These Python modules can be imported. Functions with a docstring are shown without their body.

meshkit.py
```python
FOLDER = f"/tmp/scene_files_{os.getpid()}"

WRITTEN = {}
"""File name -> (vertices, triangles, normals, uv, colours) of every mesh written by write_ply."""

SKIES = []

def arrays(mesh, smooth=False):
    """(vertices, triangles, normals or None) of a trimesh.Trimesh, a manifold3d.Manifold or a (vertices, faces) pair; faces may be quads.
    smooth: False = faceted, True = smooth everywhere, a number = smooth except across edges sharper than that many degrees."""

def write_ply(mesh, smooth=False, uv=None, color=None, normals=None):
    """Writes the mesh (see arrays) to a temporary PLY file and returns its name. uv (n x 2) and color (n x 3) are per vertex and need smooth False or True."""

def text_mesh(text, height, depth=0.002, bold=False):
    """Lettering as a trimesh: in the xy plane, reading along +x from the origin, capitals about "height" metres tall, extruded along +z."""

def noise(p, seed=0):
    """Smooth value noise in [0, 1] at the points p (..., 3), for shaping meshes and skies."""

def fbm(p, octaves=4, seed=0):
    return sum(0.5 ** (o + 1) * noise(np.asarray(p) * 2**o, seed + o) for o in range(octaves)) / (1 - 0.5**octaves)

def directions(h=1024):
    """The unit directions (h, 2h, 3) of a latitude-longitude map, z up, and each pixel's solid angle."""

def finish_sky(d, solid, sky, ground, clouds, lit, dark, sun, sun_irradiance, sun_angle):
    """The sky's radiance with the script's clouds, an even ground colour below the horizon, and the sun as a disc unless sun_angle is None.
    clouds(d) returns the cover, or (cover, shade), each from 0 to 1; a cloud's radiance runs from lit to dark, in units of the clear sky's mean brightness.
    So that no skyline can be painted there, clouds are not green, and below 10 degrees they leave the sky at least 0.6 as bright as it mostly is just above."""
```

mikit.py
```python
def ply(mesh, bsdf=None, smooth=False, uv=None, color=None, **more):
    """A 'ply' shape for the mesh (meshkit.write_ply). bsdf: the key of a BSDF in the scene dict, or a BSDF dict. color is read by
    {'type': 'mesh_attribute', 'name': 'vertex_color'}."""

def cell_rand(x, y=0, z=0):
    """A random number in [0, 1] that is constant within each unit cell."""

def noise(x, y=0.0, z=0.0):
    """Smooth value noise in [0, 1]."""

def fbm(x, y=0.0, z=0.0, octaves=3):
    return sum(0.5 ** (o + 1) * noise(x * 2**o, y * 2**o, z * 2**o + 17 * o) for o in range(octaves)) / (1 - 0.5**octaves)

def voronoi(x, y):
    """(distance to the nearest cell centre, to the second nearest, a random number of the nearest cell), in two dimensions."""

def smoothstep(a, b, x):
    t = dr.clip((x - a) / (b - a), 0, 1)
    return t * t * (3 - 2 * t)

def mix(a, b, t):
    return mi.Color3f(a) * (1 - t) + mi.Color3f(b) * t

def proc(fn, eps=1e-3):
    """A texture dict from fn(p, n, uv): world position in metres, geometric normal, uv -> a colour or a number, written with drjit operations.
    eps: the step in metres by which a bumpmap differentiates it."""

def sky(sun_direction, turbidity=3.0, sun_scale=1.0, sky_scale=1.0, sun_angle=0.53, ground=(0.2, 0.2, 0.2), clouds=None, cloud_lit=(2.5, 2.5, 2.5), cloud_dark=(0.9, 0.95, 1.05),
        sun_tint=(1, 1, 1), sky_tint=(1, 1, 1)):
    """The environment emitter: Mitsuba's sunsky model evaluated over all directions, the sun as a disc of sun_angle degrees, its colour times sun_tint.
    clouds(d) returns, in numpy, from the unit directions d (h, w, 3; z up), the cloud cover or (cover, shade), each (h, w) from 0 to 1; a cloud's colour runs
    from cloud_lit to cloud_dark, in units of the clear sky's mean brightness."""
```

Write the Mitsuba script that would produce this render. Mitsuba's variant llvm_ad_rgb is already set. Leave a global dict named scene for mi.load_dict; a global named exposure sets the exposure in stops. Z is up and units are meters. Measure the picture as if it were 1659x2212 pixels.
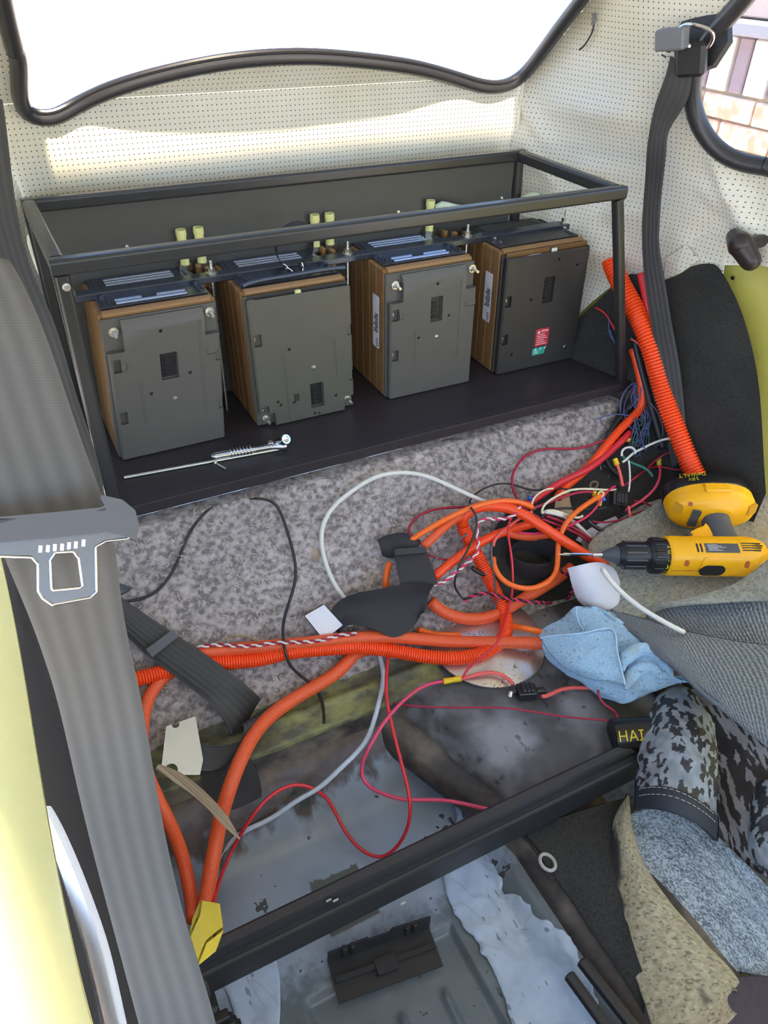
import math, random, numpy as np, trimesh, manifold3d as m3, drjit as dr, mitsuba as mi, mikit, meshkit
from mikit import noise, fbm, voronoi, cell_rand, smoothstep, mix, proc
from shapely.geometry import Polygon, box as sbox, Point
from scipy.interpolate import CubicSpline, RectBivariateSpline
scene, labels = {'type': 'scene'}, {}
T = mi.ScalarTransform4f
# ------------------------------------------------------------------ camera, light, exposure
scene['camera'] = {'type': 'perspective', 'fov': 53.1301, 'fov_axis': 'x', 'near_clip': 0.02, 'far_clip': 200.0,
    'to_world': T().look_at(origin=[-0.071, -1.105, 0.793], target=[0.303, -0.399, 0.191], up=[0.258, 0.544, 0.798]), 'film': {'type': 'hdrfilm'}}
scene['sky'] = mikit.sky((-0.06, -0.585, 0.81), turbidity=4.0, sun_scale=1.0, sky_scale=1.0, sun_angle=3.0, sky_tint=(1.0, 1.0, 1.0), ground=(0.45, 0.44, 0.42))
exposure = 3.85
# ------------------------------------------------------------------ helpers
def lin(h):
    v = np.array([int(h[i:i + 2], 16) for i in (1, 3, 5)]) / 255.0
    return [float(x) for x in np.where(v < 0.04045, v / 12.92, ((v + 0.055) / 1.055) ** 2.4)]
def rgb(h): return {'type': 'rgb', 'value': lin(h) if isinstance(h, str) else list(h)}
def mat(name, col, rough=0.6, metal=0.0, bump=None, **kw):
    b = {'type': 'principled', 'base_color': col if isinstance(col, dict) else rgb(col), 'roughness': rough, 'metallic': metal, **kw}
    if bump is not None: b = {'type': 'bumpmap', 'nested_texture': bump[0], 'scale': bump[1], 'bsdf': b}
    scene['mat_' + name] = {'type': 'twosided', 'bsdf': b}
    return name
def fresh(name):
    if name not in USED: USED[name] = 0; return name
    USED[name] += 1
    return '%s_%03d' % (name, USED[name])
USED = {}
def add(name, mesh, bsdf, parent=None, label=None, cat=None, group=None, kind=None, smooth=35, **kw):
    key = fresh((parent + '__' if parent else '') + name)
    scene[key] = mikit.ply(mesh, 'mat_' + bsdf, smooth=smooth, **kw)
    tag(key, label, cat, group, kind)
    return key
def tag(key, label=None, cat=None, group=None, kind=None):
    d = {k: v for k, v in dict(label=label, category=cat, group=group, kind=kind).items() if v}
    if d: labels[key] = {**labels.get(key, {}), **d}
def thing(name, label, cat, group=None):
    key = fresh(name); tag(key, label, cat, group); return key
def join(*ms): return trimesh.util.concatenate([m for m in ms])
def mf(mesh): return m3.Manifold(m3.Mesh(np.asarray(mesh.vertices, np.float32), np.asarray(mesh.faces, np.uint32)))
def tm(man):
    m = man.to_mesh(); return trimesh.Trimesh(m.vert_properties[:, :3], m.tri_verts, process=False)
def cbox(x0, x1, y0, y1, z0, z1, b=0.002):
    "box with chamfered edges"
    c = np.array([(x0 + x1) / 2, (y0 + y1) / 2, (z0 + z1) / 2]); h = np.array([x1 - x0, y1 - y0, z1 - z0]) / 2
    b = min(b, h.min() * 0.9); P = []
    for sx in (-1, 1):
        for sy in (-1, 1):
            for sz in (-1, 1):
                for k in range(3):
                    v = h - b; v[k] = h[k]; P.append(c + v * (sx, sy, sz))
    return trimesh.convex.convex_hull(np.array(P))
def frame_of(d):
    d = np.asarray(d, float) / np.linalg.norm(d); a = np.array([0, 0, 1.0]) if abs(d[2]) < 0.9 else np.array([1.0, 0, 0])
    u = np.cross(a, d); u /= np.linalg.norm(u)
    return u, np.cross(d, u), d
def place(mesh, o, ax, ay, az):
    m = mesh.copy(); v = np.asarray(m.vertices); m.vertices = np.asarray(o) + v[:, :1] * np.asarray(ax) + v[:, 1:2] * np.asarray(ay) + v[:, 2:] * np.asarray(az)
    if np.dot(np.cross(ax, ay), az) < 0: m.invert()
    return m
def lathe(profile, o, d, n=24, closed=False):
    "profile [(r, h)] turned about the axis d through o"
    m = trimesh.creation.revolve(np.array(profile, float), sections=n)
    u, v, w = frame_of(d); return place(m, o, u, v, w)
def rod(a, b, r, n=16, ch=None):
    a, b = np.asarray(a, float), np.asarray(b, float); L = np.linalg.norm(b - a); c = r * 0.25 if ch is None else ch
    return lathe([(0, 0), (r - c, 0), (r, c), (r, L - c), (r - c, L), (0, L)], a, b - a, n)
def curve(pts, step):
    p = np.array(pts, float); keep = [0]
    for i in range(1, len(p)):
        if np.linalg.norm(p[i] - p[keep[-1]]) > 1e-4: keep.append(i)
    p = p[keep]; s = np.r_[0, np.cumsum(np.sqrt(np.linalg.norm(np.diff(p, axis=0), axis=1)))]
    cs = CubicSpline(s, p); f = cs(np.linspace(0, s[-1], 300 * len(p))); L = np.r_[0, np.cumsum(np.linalg.norm(np.diff(f, axis=0), axis=1))]
    n = max(4, int(L[-1] / step)); t = np.linspace(0, L[-1], n)
    return np.stack([np.interp(t, L, f[:, k]) for k in range(3)], 1), t
def sweep(c, rad, n=8, ry=None):
    "tube along the points c; rad a number or one per point; ends closed"
    c = np.asarray(c); m = len(c); rad = np.broadcast_to(rad, (m,)); t = np.gradient(c, axis=0); t /= np.linalg.norm(t, axis=1, keepdims=True)
    u = frame_of(t[0])[0]; V = []
    a = np.arange(n) * 2 * np.pi / n
    for i in range(m):
        u = u - t[i] * (u @ t[i]); u /= np.linalg.norm(u); w = np.cross(t[i], u)
        V.append(c[i] + rad[i] * (np.cos(a)[:, None] * u + np.sin(a)[:, None] * w * (ry or 1)))
    V = np.vstack(V + [c[:1], c[-1:]]); i, j = np.meshgrid(np.arange(m - 1), np.arange(n), indexing='ij'); k = (j + 1) % n
    q = np.stack([i * n + j, i * n + k, (i + 1) * n + k, (i + 1) * n + j], -1).reshape(-1, 4)
    F = np.vstack([q[:, [0, 1, 2]], q[:, [0, 2, 3]], [[m * n, (b + 1) % n, b] for b in range(n)], [[m * n + 1, (m - 1) * n + b, (m - 1) * n + (b + 1) % n] for b in range(n)]])
    return trimesh.Trimesh(V, F, process=False)
def cable(pts, r, n=8, step=None):
    return sweep(curve(pts, step or max(0.0035, r * 0.9))[0], r, n)
def corrugated(pts, r, pitch=0.0062, amp=0.16, n=16):
    c, t = curve(pts, pitch / 6); ph = (t / pitch) % 1
    return sweep(c, r * (1 - amp * (smooth01(np.abs(ph - 0.5) * 2, 0.55, 0.9))), n)
def smooth01(x, a, b): t = np.clip((x - a) / (b - a), 0, 1); return t * t * (3 - 2 * t)
def grid_mesh(P, thick=0.0, uv=True):
    "P (nu, nv, 3): a sheet, with the given thickness below it; returns the mesh and its uv in metres"
    nu, nv = P.shape[:2]; i, j = np.meshgrid(np.arange(nu - 1), np.arange(nv - 1), indexing='ij')
    q = np.stack([i * nv + j, (i + 1) * nv + j, (i + 1) * nv + j + 1, i * nv + j + 1], -1).reshape(-1, 4)
    F = np.vstack([q[:, [0, 1, 2]], q[:, [0, 2, 3]]]); V = P.reshape(-1, 3)
    U = np.cumsum(np.pad(np.linalg.norm(np.diff(P, axis=0), axis=2), ((1, 0), (0, 0))), axis=0); W = np.cumsum(np.pad(np.linalg.norm(np.diff(P, axis=1), axis=2), ((0, 0), (1, 0))), axis=1)
    UV = np.stack([np.broadcast_to(U.mean(1, keepdims=True), U.shape), np.broadcast_to(W.mean(0, keepdims=True), W.shape)], -1).reshape(-1, 2)
    if thick:
        N = np.cross(np.gradient(P, axis=0), np.gradient(P, axis=1)); N /= np.maximum(np.linalg.norm(N, axis=2, keepdims=True), 1e-9)
        B = (P - thick * N).reshape(-1, 3); n = nu * nv
        rim = np.r_[np.arange(nv), np.arange(1, nu) * nv + nv - 1, (nu - 1) * nv + np.arange(nv - 2, -1, -1), np.arange(nu - 2, 0, -1) * nv]
        r2 = np.roll(rim, -1)
        side = np.vstack([np.stack([rim, rim + n, r2 + n], 1), np.stack([rim, r2 + n, r2], 1)])
        V = np.vstack([V, B]); F = np.vstack([F, F[:, ::-1] + n, side[:, ::-1]]); UV = np.vstack([UV, UV])
    return trimesh.Trimesh(V, F, process=False), UV
def spread(ctrl, nu, nv):
    "smooth surface through rows of control points"
    c = np.array(ctrl, float); R, Cn = c.shape[:2]
    return np.stack([RectBivariateSpline(np.arange(R), np.arange(Cn), c[..., k], kx=min(3, R - 1), ky=min(3, Cn - 1))(np.linspace(0, R - 1, nu), np.linspace(0, Cn - 1, nv)) for k in range(3)], -1)
def ripple(P, amp, freq, seed=0, octaves=4):
    N = np.cross(np.gradient(P, axis=0), np.gradient(P, axis=1)); N /= np.maximum(np.linalg.norm(N, axis=2, keepdims=True), 1e-9)
    h = meshkit.fbm(P.reshape(-1, 3) * freq + seed * 7.3, octaves).reshape(P.shape[:2])
    return P + N * ((h - h.mean()) * amp)[..., None]
def sheet(name, ctrl, bsdf, thick=0.004, nu=60, nv=60, amp=0.0, freq=20, seed=0, parent=None, up=None, **kw):
    P = spread(ctrl, nu, nv)
    if up is not None:
        N = np.cross(P[-1, nv // 2] - P[0, nv // 2], P[nu // 2, -1] - P[nu // 2, 0])
        if N @ np.array(up) < 0: P = P[:, ::-1]
    if amp: P = ripple(P, amp, freq, seed)
    m, uv = grid_mesh(P, thick)
    return add(name, m, bsdf, parent, smooth=True, uv=uv, **kw)
def strap_mesh(left, right, thick=0.0014, step=0.006, across=7, bow=0.0):
    L, R = np.array(left, float), np.array(right, float); mid = (L + R) / 2
    s = np.r_[0, np.cumsum(np.linalg.norm(np.diff(mid, axis=0), axis=1))]; n = max(6, int(s[-1] / step)); t = np.linspace(0, s[-1], n)
    l, r = CubicSpline(s, L)(t), CubicSpline(s, R)(t); w = np.linspace(0, 1, across)[None, :, None]
    P = l[:, None] * (1 - w) + r[:, None] * w
    if bow:
        N = np.cross(np.gradient(P, axis=0), np.gradient(P, axis=1)); N /= np.linalg.norm(N, axis=2, keepdims=True)
        P = P + N * bow * (1 - (2 * w - 1) ** 2)
    return grid_mesh(P, thick)
def prism(poly, depth, o=(0, 0, 0), ax=(1, 0, 0), ay=(0, 1, 0), az=(0, 0, 1)):
    "polygon (or its points) in the ax/ay plane, extruded along az"
    p = poly if hasattr(poly, 'exterior') else Polygon(poly)
    return place(trimesh.creation.extrude_polygon(p, depth), o, ax, ay, az)
def rrect(x0, x1, y0, y1, r): return sbox(x0 + r, y0 + r, x1 - r, y1 - r).buffer(r, quad_segs=4)
def hexnut(o, d, r=0.0065, h=0.006, hole=0.003):
    u, v, w = frame_of(d); a = np.arange(6) * np.pi / 3
    nut = place(trimesh.creation.extrude_polygon(Polygon(np.stack([r * np.cos(a), r * np.sin(a)], 1)), h), o, u, v, w)
    return nut
def stud(o, d, L, r=0.003, wr=0.009, nut=0.0062):
    "washer, nut and threaded end standing on a surface"
    o, d = np.asarray(o, float), np.asarray(d, float) / np.linalg.norm(d)
    w = rod(o, o + d * 0.0018, wr, 20, 0.0004)
    return w, hexnut(o + d * 0.0018, d, nut, 0.0055), threaded(o + d * 0.001, o + d * L, r)
def threaded(a, b, r, pitch=0.0016, n=10):
    a, b = np.asarray(a, float), np.asarray(b, float); L = np.linalg.norm(b - a); k = max(3, int(L / pitch)); t = np.linspace(0, 1, 2 * k + 1)
    rr = r * np.where(np.arange(2 * k + 1) % 2, 1.0, 0.86)
    return sweep(a + (b - a) * t[:, None], rr, n)
# ------------------------------------------------------------------ materials
def f_dots(p, n, uv, pitch=0.0088):
    u, v = uv.x / pitch, uv.y / pitch
    fu, fv = u - dr.floor(u) - 0.5, v - dr.floor(v) - 0.5
    hole = 1 - smoothstep(0.10, 0.16, dr.sqrt(fu * fu + fv * fv))
    stain = smoothstep(0.45, 0.8, fbm(p.x * 6, p.y * 6, p.z * 6))
    c = mix((0.68, 0.66, 0.56), (0.60, 0.57, 0.43), stain)
    return mix(c, (0.09, 0.08, 0.06), hole)
def f_vinyl(p, n, uv):
    return mix((0.68, 0.66, 0.56), (0.60, 0.57, 0.43), smoothstep(0.45, 0.8, fbm(p.x * 6, p.y * 6, p.z * 6)))
def f_jute(p, n, uv):
    a = fbm(p.x * 130, p.y * 130, p.z * 130, 3); b = fbm(p.x * 7, p.y * 7, p.z * 7, 2); w = noise(p.x * 330, p.y * 200, p.z * 330)
    c = mix((0.17, 0.148, 0.142), (0.44, 0.395, 0.38), smoothstep(0.25, 0.75, a))
    c = mix(c, (0.50, 0.46, 0.43), smoothstep(0.78, 0.92, w) * 0.6)
    tan = smoothstep(0.1, 0.2, 0.22 - dr.sqrt(dr.square((p.x - 0.322) * 9) + dr.square((p.y + 0.097) * 8)))
    return mix(c * (0.72 + 0.55 * b), (0.42, 0.32, 0.20), tan * 0.7)
def f_jute_h(p, n, uv): return fbm(p.x * 160, p.y * 160, p.z * 160, 2)
def f_paint(p, n, uv):
    a = fbm(p.x * 24, p.y * 24, 3.0, 4); b = fbm(p.x * 90, p.y * 90, 1.0, 3)
    c = mix((0.20, 0.24, 0.285), (0.275, 0.325, 0.375), a)
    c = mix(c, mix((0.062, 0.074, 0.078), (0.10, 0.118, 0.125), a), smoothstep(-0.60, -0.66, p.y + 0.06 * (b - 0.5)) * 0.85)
    rust = smoothstep(-0.435, -0.405, p.y + 0.09 * (a - 0.5) + 0.03 * (b - 0.5) - 0.09 * dr.clip(p.x, 0, 0.4) * 1.2)
    c = mix(c, mix((0.05, 0.042, 0.04), (0.11, 0.08, 0.065), b), rust)
    chip = smoothstep(0.70, 0.73, a * 0.55 + b * 0.45)
    c = mix(c, (0.045, 0.05, 0.045), chip)
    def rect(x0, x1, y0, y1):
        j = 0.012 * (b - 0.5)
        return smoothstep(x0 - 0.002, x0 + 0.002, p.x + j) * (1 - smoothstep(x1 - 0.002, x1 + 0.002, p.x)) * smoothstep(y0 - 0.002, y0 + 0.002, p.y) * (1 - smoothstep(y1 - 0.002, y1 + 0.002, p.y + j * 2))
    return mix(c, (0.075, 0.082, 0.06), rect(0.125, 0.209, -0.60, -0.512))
def f_lightpaint(p, n, uv):
    a = fbm(p.x * 40, p.y * 40, 5.0, 4); s = fbm(p.x * 160, p.y * 60, 5.0, 2)
    c = mix((0.31, 0.38, 0.47), (0.41, 0.49, 0.59), a)
    cr = 1 - smoothstep(0.0, 0.05, dr.abs(fbm(p.x * 26 + p.y * 9, p.y * 12, 7.0, 3) - 0.5)); c = mix(c, (0.24, 0.29, 0.35), cr * 0.35)
    return mix(c, (0.14, 0.17, 0.20), smoothstep(0.80, 0.86, s) * 0.8)
def f_tar(p, n, uv):
    a = fbm(p.x * 14, p.y * 14, p.z * 14, 4); b = fbm(p.x * 70, p.y * 70, p.z * 70, 3)
    c = mix((0.07, 0.069, 0.071), (0.235, 0.243, 0.26), smoothstep(0.3, 0.72, a))
    return mix(c, (0.022, 0.021, 0.022), smoothstep(0.66, 0.78, b) * 0.6)
def f_dusty(p, n, uv):
    a = fbm(p.x * 16, p.y * 16, p.z * 16, 4); b = fbm(p.x * 110, p.y * 110, p.z * 110, 2)
    c = mix((0.035, 0.03, 0.028), (0.15, 0.125, 0.095), smoothstep(0.35, 0.75, a))
    return c * (0.75 + 0.5 * b)
def f_ledge(p, n, uv):
    a = fbm(p.x * 22, p.y * 40, p.z * 40, 4)
    b = fbm(p.x * 70, p.y * 90, p.z * 90, 3)
    return mix((0.21, 0.215, 0.075), (0.075, 0.075, 0.055), smoothstep(0.34, 0.66, 0.7 * a + 0.3 * b))
def f_speckle(p, n, uv):
    a = noise(uv.x * 520, uv.y * 520); b = fbm(uv.x * 60, uv.y * 60, 2.0, 3)
    c = mix((0.09, 0.12, 0.145), (0.42, 0.49, 0.54), smoothstep(0.15, 0.85, a * 0.65 + b * 0.35))
    return c
def f_rib(p, n, uv):
    r = 0.5 + 0.5 * dr.sin(uv.y * 2 * math.pi / 0.0074 + 2.0 * noise(uv.x * 180, uv.y * 60)); a = noise(uv.x * 420, uv.y * 420)
    k = 0.5 + 0.5 * dr.sin(uv.x * 2 * math.pi / 0.0085 + 3.0 * cell_rand(uv.y / 0.0074))
    return mix((0.07, 0.08, 0.09), (0.27, 0.30, 0.325), 0.5 * r + 0.2 * k + 0.3 * a)
def f_rib_h(p, n, uv):
    return (0.5 + 0.5 * dr.sin(uv.y * 2 * math.pi / 0.0074 + 2.0 * noise(uv.x * 180, uv.y * 60))) * (0.7 + 0.3 * dr.sin(uv.x * 2 * math.pi / 0.0085))
def f_felt(p, n, uv):
    a = fbm(uv.x * 200, uv.y * 200, 1.0, 3); b = fbm(uv.x * 14, uv.y * 14, 6.0, 3); d = noise(uv.x * 300, uv.y * 190)
    c = mix((0.17, 0.165, 0.135), (0.36, 0.36, 0.30), a)
    c = mix(c, (0.33, 0.26, 0.14), smoothstep(0.5, 0.75, b) * 0.55)
    return mix(c, (0.05, 0.05, 0.045), smoothstep(0.62, 0.95, noise(uv.x * 520, uv.y * 330)) * 0.5)
def f_feltyellow(p, n, uv):
    a = fbm(uv.x * 220, uv.y * 220, 1.0, 3); b = fbm(uv.x * 12, uv.y * 16, 6.0, 4); d = noise(uv.x * 240, uv.y * 170)
    c = mix((0.22, 0.18, 0.11), (0.48, 0.43, 0.28), a)
    c = mix(c, (0.035, 0.03, 0.028), smoothstep(0.55, 0.68, b))
    c = mix(c, (0.22, 0.10, 0.09), smoothstep(-0.90, -0.99, p.y + 0.05 * b) * 0.5)
    return mix(c, (0.04, 0.035, 0.03), smoothstep(0.60, 0.95, noise(uv.x * 480, uv.y * 300)) * 0.55)
def f_peel(p, n, uv):
    wx_ = uv.x + 0.004 * noise(uv.x * 300, uv.y * 300); wy_ = uv.y + 0.004 * noise(uv.x * 300, uv.y * 300, 4.0)
    d1, d2, r = voronoi(wx_ * 80, wy_ * 120); b = fbm(uv.x * 26, uv.y * 26, 2.0, 3)
    flake = smoothstep(0.49, 0.51, 0.5 * r + 0.5 * b)
    return mix((0.028, 0.027, 0.03), mix((0.16, 0.19, 0.215), (0.30, 0.33, 0.35), noise(uv.x * 90, uv.y * 90)), flake)
def f_peeldark(p, n, uv):
    wx_ = uv.x + 0.004 * noise(uv.x * 300, uv.y * 300); wy_ = uv.y + 0.004 * noise(uv.x * 300, uv.y * 300, 4.0)
    d1, d2, r = voronoi(wx_ * 60, wy_ * 110); b = fbm(uv.x * 22, uv.y * 22, 2.0, 3)
    return mix(mix((0.022, 0.018, 0.018), (0.045, 0.036, 0.033), b), (0.27, 0.25, 0.24), smoothstep(0.60, 0.62, 0.45 * r + 0.55 * b))
def f_towel(p, n, uv):
    a = noise(p.x * 600, p.y * 600, p.z * 600); s = smoothstep(0.5, 0.8, fbm(p.x * 30 + 4, p.y * 30, p.z * 30, 4)); d = smoothstep(0.70, 1.0, noise(p.x * 190, p.y * 190, p.z * 190))
    c = mix((0.24, 0.41, 0.56), (0.42, 0.60, 0.74), a)
    return mix(mix(c, (0.30, 0.34, 0.34), s * 0.55), (0.05, 0.06, 0.08), d * 0.5)
def f_towel_h(p, n, uv): return noise(p.x * 700, p.y * 700, p.z * 700) + 0.6 * noise(p.x * 260, p.y * 260, p.z * 260)
def f_webbing(p, n, uv):
    s = 0.5 + 0.5 * dr.cos(uv.y * 2 * math.pi / 0.0098); w = 0.5 + 0.5 * dr.sin(uv.x * 2 * math.pi / 0.0016 + uv.y * 900)
    return mix((0.032, 0.031, 0.030), (0.046, 0.044, 0.042), 0.7 * s + 0.3 * w)
def f_web_h(p, n, uv): return 0.7 * (0.5 + 0.5 * dr.cos(uv.y * 2 * math.pi / 0.0098)) + 0.08 * dr.sin(uv.x * 2 * math.pi / 0.0016)
def f_disc(p, n, uv):
    a = fbm(p.x * 30, p.y * 30, 0.0, 4); d = smoothstep(0.68, 0.75, noise(p.x * 420, p.y * 420) * 0.6 + 0.4 * a)
    return mix(mix((0.50, 0.45, 0.42), (0.74, 0.70, 0.67), a), (0.16, 0.13, 0.12), d * 0.6)
def f_brickface(p, n, uv):
    a = fbm(p.y * 14, p.z * 14, p.x, 4)
    return mix((0.62, 0.36, 0.24), (0.74, 0.62, 0.52), smoothstep(0.35, 0.65, a))
def f_wood(p, n, uv): return mix((0.16, 0.115, 0.07), (0.36, 0.27, 0.17), noise(p.x * 900 + p.y * 500, p.z * 40))
def f_braid(p, n, uv):
    w = noise(p.x * 900, p.y * 900, p.z * 900)
    return mix((0.62, 0.075, 0.02), (0.80, 0.125, 0.035), w)
def f_concrete(p, n, uv): return mix((0.46, 0.44, 0.41), (0.56, 0.54, 0.50), fbm(p.x * 3, p.y * 3, 0.0, 4))
def f_arch(p, n, uv):
    a = fbm(p.x * 12, p.y * 12, p.z * 12, 3); b = noise(p.x * 500, p.y * 500, p.z * 500)
    return mix((0.026, 0.026, 0.024), (0.048, 0.047, 0.043), a) * (0.7 + 0.6 * b)
def f_yellow(p, n, uv): return mix((0.52, 0.47, 0.09), (0.40, 0.37, 0.08), fbm(p.x * 9, p.y * 9, p.z * 9, 3))
fine = lambda p, n, uv: noise(p.x * 420, p.y * 420, p.z * 420)
crease = lambda p, n, uv: fbm(p.x * 55, p.y * 55, p.z * 55, 2)
mat('perforated', proc(f_dots), 0.62); mat('vinyl', proc(f_vinyl), 0.6)
mat('jute', proc(f_jute), 0.95, bump=(proc(f_jute_h, 0.0008), 0.0035)); mat('jute_fibre', '#bbb0a8', 0.8)
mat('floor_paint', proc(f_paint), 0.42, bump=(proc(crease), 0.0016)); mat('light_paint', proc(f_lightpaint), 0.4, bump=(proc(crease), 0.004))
mat('tar', proc(f_tar), 0.6, bump=(proc(crease), 0.0022)); mat('dusty', proc(f_dusty), 0.6); mat('ledge', proc(f_ledge), 0.6)
mat('grey_carpet', proc(f_speckle), 0.95, bump=(proc(fine), 0.0012)); mat('rib_carpet', proc(f_rib), 0.95, bump=(proc(f_rib_h, 0.0006), 0.0022))
mat('felt', proc(f_felt), 0.95, bump=(proc(fine), 0.0012)); mat('felt_yellow', proc(f_feltyellow), 0.95, bump=(proc(fine), 0.0012))
mat('peel', proc(f_peel), 0.6); mat('peel_dark', proc(f_peeldark), 0.7); mat('towel', proc(f_towel), 0.95, bump=(proc(f_towel_h, 0.0006), 0.0016))
mat('webbing', proc(f_webbing), 0.6, bump=(proc(f_web_h, 0.0004), 0.0006)); mat('disc', proc(f_disc), 0.32, 0.85); mat('brick', proc(f_brickface), 0.9)
mat('fibre_strip', proc(f_wood), 0.8); mat('braid', proc(f_braid), 0.5); mat('concrete', proc(f_concrete), 0.95); mat('arch', proc(f_arch), 0.95, specular=0.15); mat('body_yellow', proc(f_yellow), 0.35)
mat('black_paint', '#303030', 0.27); mat('tray_paint', '#2d292c', 0.42); mat('sheet_black_glare', '#42423e', 0.45); mat('rubber', '#1c1c1e', 0.38); mat('gasket', '#333336', 0.3)  # rack back panel's black is lifted to carry the glare over it
mat('cell', '#8a6842', 0.42, 0.2); mat('cell_dark', '#6f4f2c', 0.5, 0.1); mat('case_grey', '#56534d', 0.5); mat('case_olive', '#5c5a50', 0.42, 0.2); mat('case_black', '#34322f', 0.45)
mat('plate', '#50555f', 0.24, 0.7); mat('zinc', '#cfcabc', 0.3, 1.0); mat('rib_sky_sheen', '#8d96a8', 0.3, 0.85); mat('chrome', '#d8d8dc', 0.12, 1.0); mat('port', '#cfcf8a', 0.4); mat('port_green', '#b9c4ac', 0.4)  # rib colour carries a painted pale blue sky reflection
mat('label_white', '#d8d8de', 0.5); mat('ink', '#20222a', 0.6); mat('label_red', '#c03038', 0.5); mat('label_green', '#2f9a86', 0.5)
mat('orange', '#ee4a1a', 0.35); mat('orange_thin', '#f06a20', 0.35); mat('orange_corrugated', '#ee4e1a', 0.38); mat('heatshrink', '#a8552f', 0.4)
mat('red', '#cf2f38', 0.35); mat('dark_red', '#9c2038', 0.4); mat('salmon', '#e8635c', 0.4); mat('pink', '#d04664', 0.4); mat('magenta', '#d02a58', 0.4)
mat('wire_black', '#262424', 0.4); mat('wire_grey', '#55565c', 0.45); mat('wire_white', '#d6d4cc', 0.4); mat('wire_bluewhite', '#b3bcc6', 0.45); mat('wire_cream', '#d8cfae', 0.4); mat('wire_blue', '#4a5f92', 0.45); mat('wire_green', '#2f6e62', 0.45); mat('wire_violet', '#5a4d78', 0.45)
mat('butt_yellow', '#e2b818', 0.35); mat('crimp_blue', '#2d62c4', 0.35); mat('tin', '#b8b2a8', 0.3, 1.0)
mat('plastic_black', '#232325', 0.42); mat('plastic_grey', '#6d6e72', 0.5); mat('belt_grey', '#515256', 0.5); mat('drill_yellow', '#e8a808', 0.38); mat('drill_grey', '#4a4c52', 0.6); mat('drill_black', '#17181b', 0.35)
mat('pillar_overexposed', '#e2e0a6', 0.35); mat('lining_grey', '#3c3c3e', 0.8); mat('paper', '#cfcfd6', 0.8); mat('cardboard', '#c0a888', 0.8); mat('tape_yellow', '#c8b43a', 0.5); mat('bar_black', '#27282b', 0.45); mat('rust_white', '#a4a49c', 0.6)  # pillar colour is the body yellow, paled to show overexposure
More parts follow.
